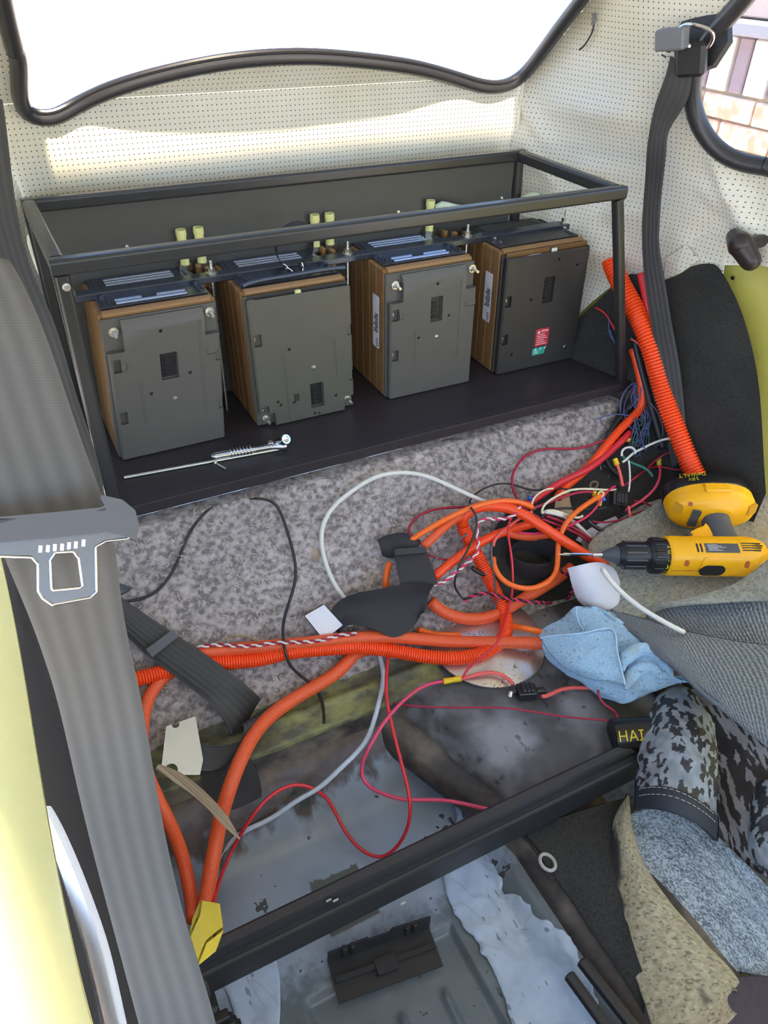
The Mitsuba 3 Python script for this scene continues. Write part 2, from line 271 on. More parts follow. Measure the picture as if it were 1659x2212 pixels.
mat('stitch', '#a8aaa8', 0.8); mat('hem', '#2c3036', 0.75); mat('dark_cloth', '#1c1716', 0.9); mat('tin_black', '#141210', 0.35); mat('letter_yellow', '#c8b418', 0.4); mat('brick_white', '#cfc6c2', 0.9); mat('brick_mauve', '#8f7f88', 0.9); mat('mortar', '#a89c88', 0.95); mat('slab', '#8a8a94', 0.8); mat('garage', '#a89c98', 0.8)
scene['mat_pane'] = {'type': 'thindielectric'}
# ------------------------------------------------------------------ the car body
def wx(y, z): return 1.034 + 0.4 * (0.40 - y) - 0.3 * np.maximum(0, z - 0.4) * np.clip((0.38 - np.asarray(y)) / 0.25, 0, 1)
def yback(z): return 0.40 - 1.1 * np.maximum(0, z - 0.56)
QW = Polygon([(p[1], p[2]) for p in [(1.2151,-0.109,0.4749),(1.1964,-0.0631,0.4763),(1.177,-0.0261,0.4916),(1.1549,0.0041,0.5248),(1.1355,0.0191,0.5695),(1.1233,0.0163,0.6138),(1.1174,-0.0042,0.661),(1.1188,-0.0443,0.7096),(1.1192,-0.06,0.7292)]] + [(-0.14, 0.80), (-0.3, 0.84), (-0.48, 0.84), (-0.52, 0.8), (-0.5, 0.6), (-0.42, 0.50), (-0.25, 0.468)])
hem_pts = [(p[1], p[2]) for p in [(1.0902,0.2594,-0.0198),(1.1127,0.2033,0.0681),(1.1333,0.1517,0.1476),(1.1532,0.102,0.2191),(1.1687,0.0634,0.2157),(1.182,0.0301,0.2269),(1.1926,0.0035,0.246),(1.2013,-0.0182,0.269),(1.2145,-0.0513,0.2796),(1.234,-0.1001,0.2907),(1.252,-0.145,0.3043)]]
FOLDS = [(tuple(a[1:]), tuple(b[1:]), w, m) for a, b, w, m in zip([(1.0288,0.4129,0.5395),(1.0569,0.3229,0.5164),(1.063,0.3271,0.4029),(1.1019,0.2303,0.307),(1.0471,0.3655,0.4431),(1.1783,-0.0188,0.4774),(1.1915,-0.0095,0.4211),(1.2096,-0.0478,0.4116),(1.102,0.2299,0.216)], [(1.0696,0.303,0.435),(1.123,0.0879,0.5196),(1.1557,0.0916,0.4054),(1.1545,0.0988,0.35),(1.0814,0.2814,0.3545),(1.2414,-0.1186,0.3417),(1.2245,-0.0763,0.375),(1.2353,-0.1088,0.4075),(1.1373,0.1419,0.2539)], (0.016, 0.026, 0.024, 0.02, 0.018, 0.016, 0.016, 0.014, 0.02), (0.014, 0.012, 0.013, 0.012, 0.012, 0.018, 0.012, 0.012, 0.012))]
def wall_strip(inner, mirror=False):
    ys = np.arange(-0.75, 0.401, 0.009); hy = sorted(hem_pts); P = []
    for y in ys:
        zb = np.interp(y, [h[0] for h in hy], [h[1] for h in hy]); P.append([(y, z) for z in np.linspace(zb, 0.96, 96)])
    P = np.array(P); y, z = P[..., 0], P[..., 1]
    x = wx(y, z)
    fold = 0.045 * (meshkit.fbm(np.stack([y * 5 + 2 * z, z * 7, 0 * y], -1).reshape(-1, 3) + 3.1, 3).reshape(y.shape) - 0.5) * smooth01(0.62 - z, 0.0, 0.25)
    for (ay, az), (by, bz), wd, am in FOLDS:
        ab = np.array([by - ay, bz - az]); tt = np.clip(((y - ay) * ab[0] + (z - az) * ab[1]) / (ab @ ab), 0, 1); dd = np.hypot(y - ay - tt * ab[0], z - az - tt * ab[1]); x = x - am * np.exp(-(dd / wd) ** 2) * np.sin(np.pi * np.clip(0.12 + tt * 0.8, 0, 1))
    drape = 0.014 * np.sin((y + 0.55 * z) * 34 + 1.0) * smooth01(-y + 0.05, 0, 0.12) * smooth01(0.46 - z, 0, 0.12)
    x = x - 0.004 - 1.5 * np.abs(fold) - np.abs(drape)
    keep = z <= 0.97
    V = np.stack([x, y, z], -1)
    m, uv = grid_mesh(V)
    c = P.reshape(-1, 2)[m.faces].mean(1); hole = np.array([inner.contains(Point(a, b)) for a, b in c])
    over = c[:, 0] > np.interp(c[:, 1], [0, 0.56, 0.96], [0.402, 0.402, 0.40 - 1.1 * 0.40])
    f = m.faces[~(hole | over)]
    if mirror: V = V.copy(); V[..., 0] = 1.02 - V[..., 0]; f = f[:, ::-1]
    uv = np.stack([y, z], -1).reshape(-1, 2)
    return trimesh.Trimesh(V.reshape(-1, 3), f, process=False), uv
for side, mir in (('right', False), ('left', True)):
    m, uv = wall_strip(QW, mir)
    add('wall_' + side, m, 'perforated', kind='structure', smooth=True, uv=uv, label='cream perforated vinyl lining on the side beside the ' + ('rounded side window' if not mir else 'door pillar'))
    # seam welt where the lining turns from side to back
    q = [((1.020 if not mir else 0.0), 0.385, 0.36), ((1.022 if not mir else -0.002), 0.388, 0.5), (1.016 if not mir else 0.004, 0.378, 0.575)]
    add('seam_welt', cable(q, 0.0035, 6), 'vinyl', 'wall_' + side)
    g = np.array(QW.exterior.coords)[:-1]; g = np.vstack([g, g[:1]])
    gx = wx(g[:, 0], g[:, 1]) - 0.008; gx = 1.02 - gx if mir else gx
    win = 'window_2' if not mir else 'window_3'
    c, _ = curve(np.stack([gx, g[:, 0], g[:, 1]], 1), 0.008)
    add(win, sweep(c, 0.016, 12), 'gasket', kind='structure', label='black rubber gasket of the rounded side window')
    yz = np.array(QW.buffer(-0.002).exterior.coords)[:-1]
    ring = np.array(QW.exterior.coords)[:-1]; ctr = ring.mean(0); pts = np.vstack([ring, ctr]); k = len(ring)
    px = wx(pts[:, 0], pts[:, 1]) + 0.004; px = 1.02 - px if mir else px
    add('pane', trimesh.Trimesh(np.stack([px, pts[:, 0], pts[:, 1]], 1), [[i, (i + 1) % k, k] for i in range(k)], process=False), 'pane', win, smooth=False)
# loose flaps of lining at the hem behind the belt
fl = [(1.1637,0.0259,0.2716),(1.1722,-0.0081,0.3089),(1.1811,-0.0428,0.288),(1.1719,-0.0147,0.2549),(1.1672,0.017,0.2306)]; fl2 = [(1.1867,-0.0118,0.3209),(1.195,-0.0424,0.3386),(1.2051,-0.0778,0.3343),(1.208,-0.0849,0.2711),(1.197,-0.0525,0.2657),(1.1898,-0.0245,0.2839)]
for pts in (fl, fl2):
    p = np.array(pts); k = len(p); c = p.mean(0) + (-0.004, 0, 0); n = np.array([0.006, 0.002, 0])
    V = np.vstack([p, c, p + n, c + n]); F = [[i, (i + 1) % k, k] for i in range(k)] + [[k + 1 + (i + 1) % k, k + 1 + i, 2 * k + 1] for i in range(k)] + [[i, k + 1 + i, (i + 1) % k] for i in range(k)] + [[(i + 1) % k, k + 1 + i, k + 1 + (i + 1) % k] for i in range(k)]
    add('lining_flap', trimesh.Trimesh(V, F, process=False), 'perforated', 'wall_right', smooth=False, uv=np.stack([V[:, 1], V[:, 2]], 1))
# back panel, rear window
RW = [tuple(p) for p in [(0.0418,0.3021,0.649),(0.0411,0.3635,0.5932),(0.0487,0.4,0.5507),(0.079,0.4,0.5422),(0.1224,0.4,0.5563),(0.1825,0.3757,0.5821),(0.2714,0.3503,0.6052),(0.3783,0.333,0.6209),(0.5021,0.3301,0.6235),(0.6236,0.3427,0.6121),(0.7519,0.3651,0.5918),(0.88,0.3997,0.5603),(0.9489,0.4,0.5473),(1.0055,0.4,0.5568),(1.0195,0.3625,0.5941),(1.0162,0.2965,0.6541),(1.0146,0.2438,0.702)]]
RW = np.array(RW + [(0.985, 0.10, 0.835), (0.90, 0.01, 0.915), (0.72, -0.02, 0.945), (0.51, -0.025, 0.95), (0.30, -0.02, 0.945), (0.12, 0.01, 0.915), (0.045, 0.1, 0.835)])
RWp = Polygon(RW[:, [0, 2]])
xs = np.linspace(-0.06, 1.09, 130); zs = np.r_[np.linspace(0.05, 0.56, 40), np.linspace(0.562, 0.97, 70)]
P = np.array([[(x, yback(z) + 0.012 * (1 - ((x - 0.51) / 0.55) ** 2) * (z < 0.6) * 0 , z) for z in zs] for x in xs])
m, uv = grid_mesh(P[::-1]); c = m.triangles_center
m = trimesh.Trimesh(m.vertices, m.faces[~np.array([RWp.contains(Point(a[0], a[2])) for a in c])], process=False)
add('wall_back', m, 'perforated', kind='structure', smooth=True, uv=np.asarray(m.vertices)[:, [0, 2]], label='cream perforated vinyl panel under the rear window behind the rack')
c, _ = curve(np.vstack([RW, RW[:1]]) + (0, -0.008, -0.004), 0.01)
add('window_1', sweep(c, 0.013, 12), 'gasket', kind='structure', label='dark rubber gasket of the wide rear window')
add('sealing_lip', sweep(c + (0, -0.010, 0.010), 0.0045, 8), 'gasket', 'window_1')
k = len(RW); pts = np.vstack([RW, RW.mean(0)]) + (0, 0.006, 0.006)
add('pane', trimesh.Trimesh(pts, [[i, (i + 1) % k, k] for i in range(k)], process=False), 'pane', 'window_1', smooth=False)
# roof
P = np.array([[(x, y, 0.955 + 0.09 * (1 - ((x - 0.51) / 0.8) ** 2) * min(1, 0.3 - (y - 0.02) * 1.2)) for y in np.linspace(-2.12, 0.03, 34)] for x in np.linspace(-0.24, 1.26, 24)])
m, uv = grid_mesh(P); m.invert(); add('ceiling', m, 'vinyl', kind='structure', smooth=True, label='cream vinyl headliner of the roof')
# wheel arch lining, right body panel
def arch_x(y, z): return 1.16 - 0.28 * y + 0.15 * (z - 0.2)
top = np.array([(1.0652,0.23,-0.0023),(1.0917,0.1801,0.081),(1.1161,0.1337,0.1568),(1.1391,0.0875,0.2239),(1.1505,0.0457,0.2223),(1.162,0.0113,0.2342),(1.1722,-0.015,0.2531),(1.1814,-0.0359,0.2756),(1.1926,-0.0692,0.2884),(1.198,-0.0943,0.2774),(1.2045,-0.1373,0.2405),(1.2099,-0.1852,0.187),(1.2136,-0.2302,0.1276),(1.2152,-0.2694,0.0652),(1.2153,-0.3047,-0.0003),(1.2137,-0.3452,-0.0864)])[:, 1:]
top = top[np.argsort(-top[:, 0])]; tc = CubicSpline(np.arange(len(top)), top)(np.linspace(0, len(top) - 1, 120)); ext = np.linspace(0.40, tc[0, 0], 12)[:-1]
tc = np.vstack([np.stack([ext, np.full(11, tc[0, 1])], 1), tc])
P = np.array([[(arch_x(y, z) - 0.02 * math.exp(-((z + 0.02) / 0.16) ** 2), y, z) for z in np.linspace(-0.44, ze, 40)] for y, ze in tc])
m, uv = grid_mesh(P)
add('wheel_arch', m, 'arch', kind='structure', smooth=True, uv=uv, label='black felt lining over the wheel arch on the right')
P = np.array([[(arch_x(y, z) + 0.045 + 0.06 * smooth01(-y, 0.22, 0.40), y, z) for z in np.linspace(-0.44, 0.45, 30)] for y in np.linspace(-2.12, 0.36, 80)])
m, uv = grid_mesh(P[::-1]); add('body_panel', m, 'body_yellow', kind='structure', smooth=True, label='yellow painted inner body panel on the right below the lining')
add('drain_hole', rod([(1.235,-0.0925,0.2622)][0], np.array([(1.235,-0.0925,0.2622)][0]) + (-0.004, 0, 0), 0.004), 'rubber', 'body_panel')
# floor pan
def floor_z(x, y):
    z = np.full_like(x, -0.42)
    rim = np.minimum(np.minimum(x - 0.055, 0.30 - x), -0.66 - y)       # sunken field in front of the cross bar
    z -= 0.012 * smooth01(rim, 0.0, 0.008)
    for x0 in (0.17, 0.24): z += 0.008 * np.exp(-((x - x0 - 0.05 * (y + 0.8)) / 0.006) ** 2) * smooth01(-y, 0.73, 0.745)
    z += 0.02 * smooth01(-0.005 - x, 0, 0.10) + 0.05 * smooth01(x, 0.37, 0.42) * smooth01(-y, 0.5, 0.6)
    z += 0.10 * smooth01(y, -0.45, -0.34)
    return z
X, Y = np.meshgrid(np.r_[np.linspace(-0.30, 0.45, 190), np.linspace(0.5, 1.35, 12)], np.linspace(-2.12, -0.33, 330), indexing='ij')
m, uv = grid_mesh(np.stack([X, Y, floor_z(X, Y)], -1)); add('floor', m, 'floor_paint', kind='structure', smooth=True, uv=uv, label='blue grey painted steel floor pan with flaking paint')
L = np.array([(0.3959,-0.4535,-0.412),(0.3841,-0.536,-0.412),(0.3173,-0.6112,-0.415),(0.3145,-0.6851,-0.415),(0.3171,-0.7448,-0.415),(0.3057,-0.8207,-0.415),(0.291,-0.8848,-0.415)]); R = np.array([(0.4074,-0.5043,-0.405),(0.3968,-0.5515,-0.405),(0.3923,-0.6277,-0.4),(0.4053,-0.7226,-0.4),(0.4259,-0.7918,-0.4),(0.404,-0.8757,-0.4),(0.3791,-0.9339,-0.4)])
a = np.linspace(0, 1, 14)[None, :, None]; s = np.linspace(0, 1, 90)
Ls, Rs = CubicSpline(np.linspace(0, 1, 7), L)(s), CubicSpline(np.linspace(0, 1, 7), R)(s)
wob = meshkit.fbm(np.stack([np.linspace(0, 20, 90), np.zeros(90), np.zeros(90)], 1), 4) - 0.5; Ls[:, 0] += 0.012 * wob; Rs[:, 0] += 0.02 * wob[::-1]
P = Ls[:, None] * (1 - a) + Rs[:, None] * a; P[..., 2] = np.maximum(P[..., 2], floor_z(P[..., 0], P[..., 1]) + 0.003)
m, uv = grid_mesh(ripple(P, 0.006, 40, 2), 0.004); add('paint_strip', m, 'light_paint', 'floor', smooth=True, uv=uv, label='pale blue seam sealer brushed along the floor edge')
L = np.array([(-0.0415,-0.5938,-0.415),(-0.0371,-0.6226,-0.415),(-0.0417,-0.6769,-0.415)]); Rr = np.array([(0.0389,-0.585,-0.415),(0.0325,-0.6307,-0.415),(0.003,-0.6993,-0.415)]); P = spread([L, Rr], 14, 30)
m, uv = grid_mesh(ripple(P, 0.006, 40, 5), 0.003); add('paint_strip', m, 'light_paint', 'floor', smooth=True, uv=uv)
# centre tunnel
ys = np.linspace(-1.7, -0.58, 60); prof = [(0.395, -0.43), (0.415, -0.40), (0.432, -0.365), (0.452, -0.352), (0.50, -0.335), (0.56, -0.33), (0.60, -0.345), (0.63, -0.38), (0.65, -0.44)]
P = np.array([[(x + 0.0 * y, y, z) for x, z in CubicSpline(np.arange(9), prof)(np.linspace(0, 8, 40))] for y in ys]); m, uv = grid_mesh(ripple(P, 0.004, 18, 3))
add('floor_tunnel', m, 'dusty', kind='structure', smooth=True, uv=uv, label='dusty brown tunnel running forward along the floor')
# seat pan with tar mat, fork tube, bulkhead
X, Y = np.meshgrid(np.linspace(0, 1, 60), np.linspace(-0.603, -0.235, 70), indexing='ij')
left = np.interp(Y, [-0.655, -0.60, -0.47, -0.34, -0.235], [0.47, 0.455, 0.405, 0.375, 0.36]); XX = left + X * (1.24 - left)
Z = -0.282 - 0.05 * smooth01(0.04 - X * (1.24 - left), 0, 0.04) + 0.012 * (meshkit.fbm(np.stack([XX * 9, Y * 9, 0 * Y], -1).reshape(-1, 3), 3).reshape(X.shape) - 0.5) - 0.012 * np.exp(-((XX - 0.47) / 0.02) ** 2 - ((Y + 0.5) / 0.06) ** 2)
m, uv = grid_mesh(np.stack([XX, Y, Z], -1), 0.05); add('seat_pan', m, 'tar', kind='structure', smooth=True, uv=uv, label='dark tar coated seat pan behind the cross bar')
add('rear_fork_tube', sweep(curve([(0.33, -0.285, -0.35), (0.36, -0.36, -0.352), (0.405, -0.47, -0.357), (0.45, -0.58, -0.365), (0.475, -0.70, -0.375)], 0.008)[0], 0.036, 16), 'dusty', kind='structure', label='dusty brown frame tube slanting under the cross bar')
P = np.array([[(x, y, z) for y, z in ((-0.262, -0.272), (-0.285, -0.278), (-0.298, -0.274), (-0.312, -0.280), (-0.335, -0.283), (-0.342, -0.292), (-0.352, -0.33), (-0.40, -0.385), (-0.435, -0.424))] for x in np.linspace(-0.22, 0.47, 60)]).reshape(60, 9, 3)
P = ripple(spread(P, 80, 60), 0.008, 22, 3); up, lo = grid_mesh(P[:, 37::-1])[0], grid_mesh(P[:, :36:-1])[0]
add('bulkhead_ledge', up, 'ledge', kind='structure', smooth=True, label='yellow green painted ledge below the fibre carpet')
add('bulkhead_slope', lo, 'dusty', kind='structure', smooth=True, label='dusty brown slope from the ledge to the floor pan')
X, Y = np.meshgrid(np.linspace(-0.2, 1.16, 300), np.linspace(-0.272, 0.03, 120), indexing='ij')
Z = -0.026 + np.minimum(Y, 0.0) * (0.25 / 0.265) + 0.010 * (meshkit.fbm(np.stack([X * 11, Y * 11, 0 * Y], -1).reshape(-1, 3), 4).reshape(X.shape) - 0.5)
m, uv = grid_mesh(np.stack([X, Y, Z], -1), 0.012); add('bulkhead_carpet', m, 'jute', kind='structure', smooth=True, uv=uv, label='mottled grey brown fibre carpet sloping down from the rack')
rg = np.random.default_rng(11); tubes = []
for i in range(1900):
    x, y = rg.uniform(-0.05, 1.0), rg.uniform(-0.262, -0.005); L = rg.uniform(0.004, 0.015); a = rg.uniform(0, 6.28); b = rg.normal(0, 1.1)
    t = np.linspace(0, 1, 5); ang = a + b * t * 1.6; dx = np.cumsum(np.cos(ang)) * L / 5; dy = np.cumsum(np.sin(ang)) * L / 5
    px_, py_ = x + dx, y + dy * 0.73; pz = -0.026 + np.minimum(py_, 0) * 0.9434 + 0.0065 + 0.0015 * np.sin(t * 3.1) * rg.uniform(0.3, 2)
    tubes.append(sweep(np.stack([px_, py_, pz], 1), rg.uniform(0.0005, 0.0010), 3))
add('loose_fibre', join(*tubes), 'jute_fibre', 'bulkhead_carpet', kind='stuff', smooth=False, label='pale curly fibres matted into the carpet')
# left: sill, pillar and dark side below the door opening
P = np.array([[(x, y, z) for x, z in ((-0.02, -0.415), (-0.10, -0.40), (-0.135, -0.33), (-0.152, -0.2), (-0.162, -0.05), (-0.17, 0.10))] for y in np.linspace(-1.5, 0.40, 60)])
m, uv = grid_mesh(spread(P, 90, 30)[:, ::-1]); m.invert(); add('door_sill_lining', m, 'lining_grey', kind='structure', smooth=True, label='dark lining inside the door sill on the left')
add('door_sill', cbox(-0.32, -0.185, -1.6, 0.40, -0.46, -0.168, 0.02), 'body_yellow', kind='structure', label='yellow painted door sill on the left')
add('dashboard', cbox(-0.30, 1.32, -2.2, -2.10, -0.46, 0.36, 0.03), 'rubber', kind='structure', label='black front wall added out of view to cut low front light')  # unseen block, added to keep low front light off the floor
# outside the car
P = np.array([[(x, y, -0.80) for y in (-25, 0, 25)] for x in (-25, 0, 25)], float); m, _ = grid_mesh(P); add('ground', m, 'concrete', kind='structure', smooth=False, label='pale concrete ground outside the car')
add('wall_outside', cbox(3.52, 3.75, 0.6, 2.62, -0.8, 2.2, 0.01), 'mortar', kind='structure', label='brick wall outside the side window')
def brick(y0, y1, z0, z1, m, d=0.0, nm='brick'):
    add(nm, cbox(3.49 - d, 3.53, y0, y1, z0, z1, 0.006), m, 'wall_outside', smooth=False)
for row in range(7):
    z1 = 0.168 - row * 0.117; off = 1.83 if row % 2 == 0 else 2.02
    for i in range(-3, 5):
        y0 = off + i * 0.34
        if 0.7 < y0 < 2.3: brick(y0 + 0.007, y0 + 0.333, z1 - 0.105, z1, 'brick', 0.003 * ((i * 7 + row * 3) % 4))
y = 0.72
for i in range(15):
    w = 0.082 if i % 2 == 0 else 0.125; brick(y, y + w, 0.186, 0.425, 'brick_mauve' if i % 2 == 0 else 'brick_white', 0.01 * (i % 2), 'upright_brick'); y += w + 0.018
add('ledge_slab', cbox(3.36, 3.6, 0.6, 2.62, 0.44, 0.50, 0.01), 'slab', 'wall_outside', smooth=False)
for i in range(4): add('garage_panel', cbox(3.47, 3.51, 0.62 + i * 0.5, 1.11 + i * 0.5, 0.51, 2.2, 0.006), 'garage', 'wall_outside', smooth=False)
# ------------------------------------------------------------------ battery rack
rack = thing('battery_rack', 'black welded steel rack frame with a tray holding four battery modules', 'rack')
def tube_sq(a, b, w=0.022, bev=0.0055, tw=None):
    "square tube from a to b, sides along the axes"
    a, b = np.array(a, float), np.array(b, float); d = b - a; L = np.linalg.norm(d); d /= L
    ref = np.array([0, 1.0, 0]) if abs(d[1]) < 0.9 else np.array([0, 0, 1.0]); u = np.cross(ref, d); u /= np.linalg.norm(u); v = np.cross(d, u)
    h = w / 2; sec = np.array(rrect(-h, h, -h, h, bev).exterior.coords)[:-1]
    return prism(sec, L, a, u, v, d)
H, D = 0.434, 0.337; e = 0.011
add('top_rail', tube_sq((0, e, H - e), (1.0, e, H - e), 0.0225), 'black_paint', rack, smooth=30)
add('top_rail', tube_sq((0, D - e, H - e), (1.0, D - e, H - e)), 'black_paint', rack, smooth=30)
add('side_rail', tube_sq((e, 2 * e, H - e), (e, D - 2 * e, H - e)), 'black_paint', rack, smooth=30)
add('side_rail', tube_sq((1 - e, 2 * e, H - e), (1 - e, D - 2 * e, H - e)), 'black_paint', rack, smooth=30)
add('post', tube_sq((e, e, 0.005), (e, e, H - 2 * e)), 'black_paint', rack, smooth=30)
add('post', tube_sq((1.106, e, 0.005), (1 - e, e, H - 2 * e), 0.019), 'black_paint', rack, smooth=30)
add('post', tube_sq((e, D - e, 0.005), (e, D - e, H - 2 * e)), 'black_paint', rack, smooth=30)
add('post', tube_sq((1.012, D - e, 0.005), (1 - e, D - e, H - 2 * e), 0.019), 'black_paint', rack, smooth=30)
add('tray', prism([(0, 0), (1.117, 0), (1.018, D), (0, D)], 0.016, (0, 0, 0.0)), 'tray_paint', rack, smooth=False)
add('tray_flange', tube_sq((0, 0.004, 0.0095), (1.117, 0.004, 0.0095), 0.021, 0.001), 'tray_paint', rack, smooth=30)
bp = cbox(0.022, 0.978, D - e - 0.002, D - e + 0.001, 0.016, H - 2 * e, 0.0005)
add('back_panel', bp, 'sheet_black_glare', rack, smooth=False)
for p in [(0.9858,0.322,0.375),(0.1541,0.322,0.3377),(0.4525,0.322,0.3306),(0.7007,0.322,0.3383),(0.9547,0.322,0.3399)]:
    add('panel_screw', lathe([(0, 0.0025), (0.003, 0.002), (0.0042, 0)][::-1], (p[0], D - e - 0.0022, p[2]), (0, -1, 0), 10), 'zinc', rack)
add('corner_bolt', lathe([(0.006, 0), (0.0055, 0.003), (0, 0.004)], (0.014, -0.0002, 0.398), (0, -1, 0), 14), 'zinc', rack)
for p in [(1.0896,0.1359,0.016),(1.0938,0.1966,0.016)]: add('tray_bolt', hexnut((p[0], p[1], 0.016), (0, 0, 1), 0.004, 0.004), 'zinc', rack)
# ------------------------------------------------------------------ battery modules
Y0, Y1, ZB, ZT = 0.158, 0.322, 0.017, 0.288
def base_cover(w, h, t=0.013):
    "front cover in its own plane: x across, z up, y from -t (front) to 0"
    return mf(cbox(0, w, -t, 0, 0, h, 0.003))
def cut(man, x0, x1, z0, z1, y0=-0.05, y1=0.05): return man - mf(cbox(x0, x1, y0, y1, z0, z1, 0.0008))
where = {0: 'leftmost', 1: 'second from left', 2: 'third from left', 3: 'rightmost'}
look = {0: 'battery module with grey cover and bolts at its top corners', 1: 'olive battery module with a cable tie on top',
        2: 'battery module with corner bolts and a side label', 3: 'battery module with red and green stickers on its cover'}
PORT_AT = {0: [(0.2501,0.312,0.3598),(0.2824,0.312,0.3602)], 1: [(0.511,0.312,0.3571),(0.5421,0.312,0.3563)], 2: [(0.7689,0.312,0.3574)], 3: []}
def module(i, x0, x1, lean):
    w = x1 - x0; t = thing('battery_module', look[i] + ', ' + where[i] + ' in the rack', 'battery module', 'battery modules in the rack')
    sh = lambda m: shear(m, lean)
    def shear(m, k):
        m = m.copy(); v = np.array(m.vertices); v[:, 0] += k * (v[:, 2] - 0.15); m.vertices = v; return m
    yc = [Y0, Y0 + 0.010] + list(np.linspace(Y0 + 0.010, Y1, 6)[1:])
    for k in range(6):
        add('cell', sh(cbox(x0, x1, yc[k], yc[k + 1] - 0.0008, ZB, ZT - (0.010 if k == 0 else 0.004), 0.0022)), ({0: 'case_grey', 1: 'case_olive', 2: 'case_grey', 3: 'case_black'}[i] if k == 0 else 'cell_dark' if (k == 2 and i == 1) else 'cell'), t, smooth=False)
    add('end_rim', sh(rod((x0 + 0.006, Y0 + 0.012, ZT - 0.006), (x1 - 0.006, Y0 + 0.012, ZT - 0.006), 0.0075, 14)), 'cell', t)
    # black ribbed plate on top
    pl = 'case_black' if i == 3 else 'plate'  # same plate; rightmost copy coloured darker because less light reaches it
    add('top_plate', sh(cbox(x0 + 0.008, x1 - 0.006, Y0 + 0.024, Y1 + 0.002, ZT - 0.004, ZT + 0.001, 0.001)), pl, t, smooth=False)
    tp = t + '__top_plate'
    yr = [Y0 + 0.036, Y0 + 0.049, 0.272, 0.284, 0.296, 0.308]
    for k, yy in enumerate(yr):
        xa, xb = x0 + 0.035, x1 - 0.04
        segs = [(xa, xb)] if not (k == 1 and i in (0, 2)) else [(xa, xa + 0.38 * (xb - xa)), (xa + 0.58 * (xb - xa), xb)]
        if i == 3 and k < 2: segs = []
        if i == 1 and k < 2: continue
        for s in segs: add('rib', sh(rod((s[0], yy, ZT + 0.0005), (s[1], yy, ZT + 0.0005), 0.0036, 8)), pl if i == 3 else 'rib_sky_sheen', tp)
    for xa in (x0 + 0.017, x1 - 0.018):
        add('side_rib', sh(rod((xa, 0.268, ZT + 0.0005), (xa, Y1 - 0.003, ZT + 0.0005), 0.0026, 8)), pl, tp)
        add('side_rib', sh(rod((xa, Y0 + 0.026, ZT + 0.0005), (xa, Y0 + 0.056, ZT + 0.0005), 0.003, 8)), pl, tp)
        add('clip', sh(join(cbox(xa - 0.004, xa + 0.004, Y0 + 0.056, Y0 + 0.060, ZT, ZT + 0.010, 0.001), cbox(xa + 0.006, xa + 0.011, Y0 + 0.044, Y0 + 0.052, ZT, ZT + 0.004, 0.001))), 'chrome' if i == 3 else pl, tp, smooth=False)
    # front cover
    cx, cw, h = x0 + 0.004, w - 0.004, ZT - ZB - 0.012; cm = {0: 'case_grey', 1: 'case_olive', 2: 'case_grey', 3: 'case_black'}[i]
    c = base_cover(cw, h)
    if i in (0, 2):                                                  # chamfered upper edge, notched corners for the bolts
        c = c - mf(cbox(-0.01, 0.028, -0.05, 0.002, h - 0.052, h + 0.02, 0.001)) - mf(cbox(cw - 0.026, cw + 0.01, -0.05, 0.002, h - 0.047, h + 0.02, 0.001))
        wedge = prism([(-0.04, h + 0.03), (-0.0135, h - 0.016), (-0.004, h + 0.0005), (0.01, h + 0.03)], cw + 0.1, (-0.05, 0, 0), (0, 1, 0), (0, 0, 1), (1, 0, 0))
        c = c - mf(wedge)
        c = c + mf(cbox(0, 0.030, -0.016, -0.001, h - 0.088, h - 0.070, 0.004)) + mf(cbox(cw - 0.028, cw, -0.016, -0.001, h - 0.085, h - 0.068, 0.004))
    if i in (1, 3):
        c = c - mf(cbox(0.014, cw - 0.004, -0.0105, 0.02, h - 0.017, h + 0.02, 0.001)) - mf(cbox(-0.02, 0.016, -0.006, 0.02, h - 0.017, h + 0.02, 0.001))
    if i == 1: c = c - mf(cbox(-0.01, 0.030, -0.05, 0.002, -0.02, 0.030, 0.001)) - mf(cbox(cw - 0.022, cw + 0.01, -0.05, 0.002, -0.02, 0.032, 0.001))
    # recesses
    win = {0: (0.44, 0.60, 0.55, 0.74), 1: (0.53, 0.67, 0.085, 0.29), 2: (0.46, 0.60, 0.60, 0.80), 3: (0.47, 0.60, 0.58, 0.80)}[i]
    wx0, wx1, wz0, wz1 = win[0] * cw, win[1] * cw, win[2] * h, win[3] * h
    c = cut(c, wx0, wx1, wz0, wz1, -0.02, -0.004)
    sl = {0: [0.66, 0.28], 1: [0.66, 0.09], 2: [0.66, 0.33], 3: [0.60, 0.27]}[i]
    for s in sl: c = cut(c, 0.004 if i else 0.006, 0.019, s * h, s * h + 0.024, -0.02, -0.004)
    if i < 2: 
        for s in (0.62, 0.25): c = cut(c, cw - 0.010, cw + 0.01, s * h, s * h + 0.022, -0.02, -0.006)
    for (a, z0, z1) in {0: [(0.235, 0.25, 0.56), (0.80, 0.25, 0.93)], 1: [(0.265, 0.0, 0.55), (0.79, 0.32, 0.62)], 2: [(0.26, 0.28, 0.56), (0.78, 0.25, 0.9)], 3: []}[i]:
        c = cut(c, a * cw, a * cw + 0.006, z0 * h, z1 * h, -0.02, -0.0118)
    holes = {0: [(0.33, 0.47), (0.70, 0.57), (0.47, 0.90)], 1: [(0.35, 0.60), (0.19, 0.20), (0.215, 0.17), (0.355, 0.17), (0.80, 0.15), (0.565, 0.035), (0.61, 0.03)], 2: [(0.33, 0.49), (0.68, 0.63), (0.53, 0.90)], 3: [(0.33, 0.63), (0.16, 0.17), (0.86, 0.86), (0.62, 0.93)]}[i]
    for a, b in holes: c = c - mf(rod((a * cw, -0.03, b * h), (a * cw, -0.006, b * h), 0.0032, 10))
    o = np.array([cx, Y0 - 0.0002, ZB]); 
    def mv(m): m = m.copy(); m.apply_translation(o); return sh(m)
